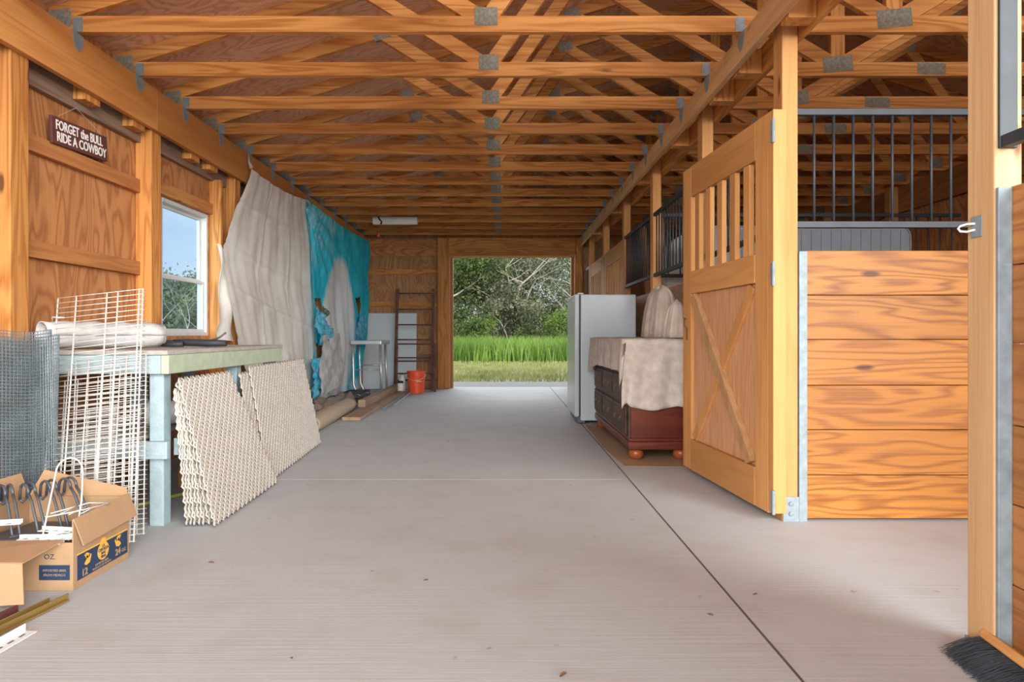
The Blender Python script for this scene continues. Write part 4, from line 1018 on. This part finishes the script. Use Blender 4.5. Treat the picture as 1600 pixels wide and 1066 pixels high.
# near end print
MB().box(-.125, -.012, -.0013, -.0003, .040, .095).build('printed_panel', M['navy'], cb)
text_mesh('OZ.', .026, M['navy'], cb, (-.085, -.0012, .125), (PI/2, 0, 0), extrude=.0003)
text_mesh('IMPORTED BEER', .012, M['cardboard'], cb, (-.068, -.0016, .075), (PI/2, 0, 0), extrude=.0003); text_mesh('FROM MEXICO', .012, M['cardboard'], cb, (-.068, -.0016, .058), (PI/2, 0, 0), extrude=.0003)

# contents: grey U hooks, white brackets, small wire rack
def uhook(loc, rz, tilt, label, L_=.24):
    t = thing('steel_hook', label, 'hook', loc, rz, 'grey steel hooks in the carton'); h = MB(); w_ = .022
    for s in (-1, 1):
        h.tube([(s*.012, -.02, 0), (s*.012, .03, L_*.5), (s*.012, .07, L_*.85), (s*.012, .10, L_)] , .0055, 8)
    arc = []
    for k in range(9):
        a = PI*k/8; arc.append((0, .10+.035-.035*math.cos(a), L_+.030*math.sin(a)))
    for s in (-1, 1): h.tube([(s*.012, p[1], p[2]) for p in arc]+[(s*.012, .172, L_-.04)], .0055, 8)
    h.tube([(-.012, .172, L_-.04), (0, .174, L_-.055), (.012, .172, L_-.04)], .0055, 8)
    h.build('hook_rod', M['hook_steel'], t, smooth=True)
    MB().box(-.03, .03, -.03, -.024, -.03, .05).build('mount_plate', M['hook_steel'], t, bevel=.002)
    t.rotation_euler = (R(tilt), 0, rz); return t
labs = ['grey double-rod steel hook at the far left of the carton', 'grey double-rod steel hook left of the middle in the carton', 'grey double-rod steel hook in the middle of the carton', 'grey double-rod steel hook behind the white wire rack', 'grey double-rod steel hook nearest the right flap']
for i, (x, y, rz) in enumerate(((-1.935, 2.46, -10), (-1.87, 2.50, 12), (-1.80, 2.54, 18), (-1.75, 2.60, 22), (-1.70, 2.66, 28))):
    uhook((x, y, .135), R(rz+40), 6, labs[i], .17)
tag(MB().prism([(-1.96, 2.42), (-1.70, 2.45), (-1.68, 2.60), (-1.94, 2.60)], 2, .166, .178).build('steel_plate', M['hook_steel'], bevel=.003, origin=(-1.85, 2.5, .13)), 'flat grey steel plate lying in the carton under the hooks', 'steel plate')
tag(MB().box(-1.98, -1.60, 2.42, 2.74, .006, .160).build('scrap_fill', M['hook_steel'], bevel=.01, origin=(-1.8, 2.58, .006)), 'dark scrap metal filling the lower part of the carton', 'scrap', kind='stuff')
rnd = random.Random(3)
bl = ['white slotted bracket near the carton\'s front corner', 'white slotted bracket lying topmost in the carton', 'white bracket crossing under the topmost one', 'white bracket against the right carton wall', 'short white bracket at the left of the bracket heap', 'white bracket at the bottom of the heap', 'long white bracket poking over the left edge']
pos = [(-1.665, 2.44, .150, 20), (-1.70, 2.47, .172, -8), (-1.66, 2.49, .160, 55), (-1.625, 2.53, .165, 80), (-1.75, 2.44, .152, 5), (-1.69, 2.43, .146, -25), (-1.89, 2.40, .215, 14)]
for i, (x, y, z, a) in enumerate(pos):
    t = thing('slotted_bracket', bl[i], 'bracket', (x, y, z+.025), R(a), 'white brackets in the carton'); L_ = .13 if i != 6 else .2
    MB().box(-L_/2, L_/2, -.011, .011, 0, .003).build('flange', M['white_plastic'], t, bevel=.001); MB().box(-L_/2, L_/2, .010, .012, .003, .016).build('web_plate', M['white_plastic'], t, bevel=.0005)
    sl = MB()
    for k in range(3): sl.box(-L_/2+.02+k*L_*.33, -L_/2+.035+k*L_*.33, -.004, .004, .0025, .0036)
    sl.build('slot', M['hook_steel'], t)
ra = thing('wire_caddy', 'small white arched wire caddy standing in the carton', 'wire caddy', (-1.66, 2.47, .15), R(20))
arch = [(-.07, 0, .0)]+[(-.07+.0*k, 0, 0) for k in range(0)]
H_ = .27
pts = [(-.080, 0, .0), (-.060, .03, .15), (-.045, .05, .26)]+[(.0-.045*math.cos(PI*k/10), .05+.012*math.sin(PI*k/10), .26+.055*math.sin(PI*k/10)) for k in range(1, 10)]+[(.045, .05, .26), (.045, .03, .15), (.03, 0, 0.0)]
MB().tube(pts, .0032, 8).build('arch', M['white_wire'], ra, smooth=True)
for z, d in ((.015, .08), (.11, .10)):
    q = MB(); y_ = z*.2; q.tube([(-.075, y_, z), (-.06, y_-d*.3, z), (.035, y_-d*.2, z+.01), (.13, y_+d*.6, z+.012), (.05, y_+d, z+.012), (-.06, y_+.02, z)], .0026, 6)
    for k in range(3): q.tube([(-.03+.04*k, y_-d*.2, z), (.02+.04*k, y_+d*.8, z+.01)], .002, 6)
    q.build('basket', M['white_wire'], ra, smooth=True)

# strips on the floor lower left
for i, (a, b, wd, m_, lab) in enumerate((((-1.625, 1.83, .006), (-1.548, 2.305, .006), .030, 'gold_strip', 'brass-coloured strip nearest the carton on the floor'), ((-1.660, 1.83, .006), (-1.588, 2.27, .006), .022, 'gold_strip', 'narrower brass-coloured strip just left of the wider one'), ((-1.70, 1.85, .012), (-1.645, 2.20, .012), .02, 'sign', 'dark red strip left of the brass-coloured strips on the floor'))):
    mb = MB(); mb.bar(a, b, wd, .006); mb.bar((a[0], a[1]+wd*.4, a[2]+.01), (b[0], b[1]+wd*.4, b[2]+.01), .004, .018)
    tag(mb.build('metal_strip', M[m_], bevel=.001, origin=(a[0], a[1], 0)), lab, 'metal strip', 'loose strips on the floor')
ws = thing('perforated_angle', 'white perforated angle strip at the lower left edge of the floor', 'metal strip', (-1.508, 1.96, .001), R(86))
MB().box(-.25, .11, -.02, .02, 0, .003).build('flange', M['white_plastic'], ws); MB().box(-.25, .11, .018, .021, .003, .026).build('upstand', M['white_plastic'], ws)
s_ = MB()
for k in range(8): s_.box(-.23+k*.042, -.208+k*.042, -.003, .005, .0028, .0036)
s_.build('slot', M['hook_steel'], ws)

# ================================================================ PUSH BROOM
pbm = thing('push_broom', 'push broom with dark bristles lying by the nearest stall post', 'broom', (1.415, 1.91, 0))
MB().bar((0, 0, .062), (-.045, -.42, .062), .05, .026, up=(.5,0,.85)).build('block', M['fresh_y'], pbm, bevel=.004)
rb = random.Random(2); bs = MB()
for i in range(1500):
    u = rb.random(); x = -.045*u+rb.uniform(-.018,.012); y = -.42*u; z = .055+rb.uniform(-.012,.01)
    L_ = rb.uniform(.09,.125); dx = -1+rb.uniform(-.12,.12); dy = rb.uniform(.0,.45); d = Vector((dx, dy, -.42)).normalized()
    p = Vector((x, y, z)); q = p+d*L_; q.z = max(q.z, .003); mid = (p+q)/2+Vector((0, 0, .008)); w2 = .0012
    n0 = len(bs.v); bs.v += [tuple(p+Vector((0, w2, 0))), tuple(p-Vector((0, w2, 0))), tuple(mid-Vector((0, w2, 0))), tuple(mid+Vector((0, w2, 0))), tuple(q-Vector((0, w2, 0))), tuple(q+Vector((0, w2, 0)))]
    bs.f += [(n0, n0+1, n0+2, n0+3), (n0+3, n0+2, n0+4, n0+5)]
o = bs.build('bristles', M['broom'], pbm); o['kind'] = 'stuff'

# fallen leaves and crumbs
rl = random.Random(9); lf = plain('dry_leaf', (.20,.10,.05), .9)
for i, (px, py) in enumerate(((1110,962),(880,1056),(665,908),(455,1030),(330,880),(1180,930),(700,690))):
    Y = CAMZ*F/(py-VY); X = (px-VX)*Y/F; a = rl.random()*6; s_ = .014*rl.uniform(.6,1.1)
    mb = MB(); ring = [(math.cos(k*PI/4)*s_, math.sin(k*PI/4)*s_*.45, .004+.003*math.sin(k*1.3)) for k in range(8)]; mb.v = [(0,0,.002)]+ring; mb.f = [(0, k+1, (k+1) % 8+1) for k in range(8)]
    o = mb.build('dry_leaf', lf, origin=(0,0,0)); o.location = (X, Y, .0); o.rotation_euler = (0,0,a)
    tag(o, ['dry brown leaf on the floor right of the aisle joint', 'dry brown leaf at the bottom edge of the photo', 'dry brown scrap in the middle of the aisle floor', 'dry scrap on the near left of the floor', 'dry scrap on the floor before the workbench leg', 'dry scrap between the joint and the stall post', 'dry scrap on the floor beyond the lattice panels'][i], 'leaf', 'dry scraps on the concrete floor')

# ================================================================ OUTSIDE
def blades(name, n_, xr, yr, hr, wd, m, seed, label, dens=None):
    r_ = random.Random(seed); V = []; Fc = []
    for i in range(n_):
        x = r_.uniform(*xr); y = r_.uniform(*yr); h = r_.uniform(*hr)
        if dens and r_.random() > dens(x, y): continue
        a = r_.random()*PI; dx, dy = math.cos(a)*wd, math.sin(a)*wd; bx, by = r_.uniform(-.4,.4)*h, r_.uniform(-.4,.4)*h
        k = len(V); V += [(x-dx, y-dy, -.08), (x+dx, y+dy, -.08), (x+dx*.6+bx*.4, y+dy*.6+by*.4, h*.6), (x-dx*.6+bx*.4, y-dy*.6+by*.4, h*.6), (x+bx, y+by, h)]
        Fc += [(k, k+1, k+2, k+3), (k+3, k+2, k+4)]
    me = bpy.data.meshes.new(name); me.from_pydata(V, [], Fc); me.materials.append(m); o = bpy.data.objects.new(name, me); COL.objects.link(o)
    return tag(o, label, 'grass', kind='stuff')
blades('tall_grass', 24000, (-8, 9), (22.5, 29), (.35, .95), .018, M['grass'], 1, 'tall bright green grass before the trees beyond the doorway')
blades('short_grass', 30000, (-7, 8), (13.1, 23), (.0, .05), .012, M['grass_short'], 2, 'short patchy grass just outside the far doorway', dens=lambda x, y: .35+.65*(math.sin(x*1.1+y*.8)*math.sin(x*.5-y*1.3)+1)/2)
blades('side_grass', 6000, (-24, -8), (14, 34), (.15, .5), .03, M['grass'], 3, 'grass outside seen through the left window')

def tree(x, y, H, spread, nleaf, lm, seed, name, label, group, leaf=.10, trunk_r=.12, bare=.15, low=.12, LV=3):
    r_ = random.Random(seed); t = thing(name, label, 'tree' if 'tree' in name else 'bush', (x, y, -.06), group=group); tips = []; bk = MB()
    def grow(p, d, ln, r, lv):
        n_ = 5; pts = [p]; rs = [r]; q = p.copy()
        for i in range(n_):
            d = (d+Vector((r_.uniform(-.22,.22), r_.uniform(-.22,.22), r_.uniform(-.08,.16)))).normalized(); q = q+d*ln/n_
            if q.z < .1: q.z = .1
            pts.append(q.copy()); rs.append(r*(1-.5*(i+1)/n_))
        bk.tube(pts, rs, 6 if lv < 2 else 4, cap=False)
        if lv >= 1: tips.extend(pts[2:])
        if lv < LV:
            for k in range(3 if lv < 2 else 2+(r_.random() < .6)):
                i = r_.randint(2, n_); a = r_.random()*2*PI
                nd = (d*.6+Vector((math.cos(a)*spread, math.sin(a)*spread, r_.uniform(.0,.7)))).normalized(); grow(pts[i], nd, ln*r_.uniform(.55,.8), rs[i]*.75, lv+1)
    for s_ in range(3 if trunk_r < .1 else 2): grow(Vector((r_.uniform(-.3,.3), r_.uniform(-.3,.3), 0)), Vector((r_.uniform(-.3,.3), r_.uniform(-.3,.3), 1)), H*.42, trunk_r, 0)
    bk.build('trunk', M['bark'], t, smooth=True)
    V = []; Fc = []
    for i in range(nleaf):
        c = r_.choice(tips); o3 = Vector((r_.gauss(0,1), r_.gauss(0,1), r_.gauss(0,.8)))*(H*.055); p = c+o3
        if r_.random() < low: p.z *= r_.uniform(.1,.6)
        if p.z < .02: p.z = .02+r_.random()*.4
        u = Vector((r_.gauss(0,1), r_.gauss(0,1), r_.gauss(0,1))).normalized(); v = u.cross(Vector((r_.gauss(0,1), r_.gauss(0,1), r_.gauss(0,1)))).normalized(); s_ = leaf*r_.uniform(.5,1.2)
        k = len(V); V += [tuple(p-u*s_*.5), tuple(p+v*s_*.28), tuple(p+u*s_*.5), tuple(p-v*s_*.28)]; Fc.append((k, k+1, k+2, k+3))
    me = bpy.data.meshes.new('foliage'); me.from_pydata(V, [], Fc); me.materials.append(lm); o = bpy.data.objects.new('foliage', me); COL.objects.link(o); o.parent = t
    return t
G = 'oaks and brush beyond the far doorway'
specs = [(-3.6, 33, 8.0, 1.0, 18000, 'leaf_dark', 'leafy oak left of the doorway view'), (-.9, 34.5, 8.5, 1.2, 13000, 'leaf_grey', 'grey mossy oak at the left centre of the doorway view'),
         (1.6, 35, 8.5, 1.2, 12000, 'leaf_grey', 'grey mossy oak right of centre in the doorway view'), (4.0, 34, 8.0, 1.1, 5000, 'leaf_grey', 'thin-leaved oak against the sky at the right of the doorway view'),
         (.4, 31.5, 4.0, 1.1, 7000, 'leaf_grey', 'tangled grey bush in the centre of the doorway view'), (-7.5, 35, 8, 1.0, 9000, 'leaf_dark', 'tall oak hidden left of the doorway jamb'), (7.8, 35, 8, 1.0, 9000, 'leaf_dark', 'tall oak hidden behind the freezer side of the doorway'),
         (-11.5, 36, 8, 1.0, 8000, 'leaf_dark', 'oak farther left outside the barn')]
for i, (x, y, H, sp, nl, lm, lab) in enumerate(specs): tree(x, y, H, sp, nl, M[lm], 20+i, 'oak_tree' if H > 5 else 'brush_bush', lab, G, leaf=.16, trunk_r=.13 if H > 5 else .05)
for i, (x, y, H, nl, lm, lab) in enumerate(((-3.0, 30.2, 2.6, 6000, 'leaf_dark', 'dark low bush at the left foot of the trees'), (-1.2, 30.6, 2.4, 5000, 'leaf_bright', 'bright green bush left of centre under the trees'), (1.0, 30.4, 1.9, 5000, 'leaf_dark', 'dark low bush in the centre under the trees'),
        (2.7, 30.0, 2.9, 7000, 'leaf_bright', 'rounded bright green bush at the right under the trees'), (4.6, 30.5, 2.4, 5000, 'leaf_dark', 'dark bush at the right edge of the doorway view'), (-5.2, 30.5, 2.5, 4000, 'leaf_bright', 'green bush hidden left of the doorway jamb'))):
    tree(x, y, H, 1.3, nl, M[lm], 50+i, 'brush_bush', lab, G, leaf=.12, trunk_r=.03, low=.5)
tree(.2, 32.2, 8.5, 1.5, 3500, M['leaf_grey'], 61, 'oak_tree', 'nearly bare branching oak in the middle of the doorway view', G, leaf=.12, trunk_r=.12, LV=4)
tree(3.4, 32.6, 8.0, 1.4, 2500, M['leaf_dark'], 63, 'oak_tree', 'nearly bare branching oak at the right of the doorway view', G, leaf=.12, trunk_r=.11, LV=4)
# far tree line as individual trees
for i, x in enumerate((-12, -8, -4.5, -1, 2.5, 6, 10)):
    tree(x, 42+1.5*(i % 2), 6.2, 1.2, 7000, M['leaf_dark'], 80+i, 'oak_tree', 'distant dark oak, %s from the left in the row behind the near trees' % ORD[i], 'row of distant oaks', leaf=.22, trunk_r=.12, low=.5)
# trees seen through the left window
for i, (x, y, H, nl) in enumerate(((-12.6, 26, 3.9, 14000), (-11.0, 24.5, 3.4, 12000), (-14.2, 27, 4.2, 12000), (-17.5, 30, 5, 8000), (-9.7, 21.5, 2.9, 9000))):
    tree(x, y, H, 1.1, nl, M['leaf_dark'] if i % 2 else M['leaf_grey'], 100+i, 'scrub_tree', 'scrubby tree outside the left window, %s of the clump' % ['in the middle', 'right of the middle', 'left of the middle', 'at the far left', 'nearest and at the right'][i], 'scrub seen through the left window', leaf=.17, trunk_r=.06, low=.5)
tree(-7.9, 15.6, 2.9, .9, 500, M['leaf_dark'], 131, 'scrub_tree', 'thin sapling with sparse leaves close outside the left window', 'scrub seen through the left window', leaf=.11, trunk_r=.03)
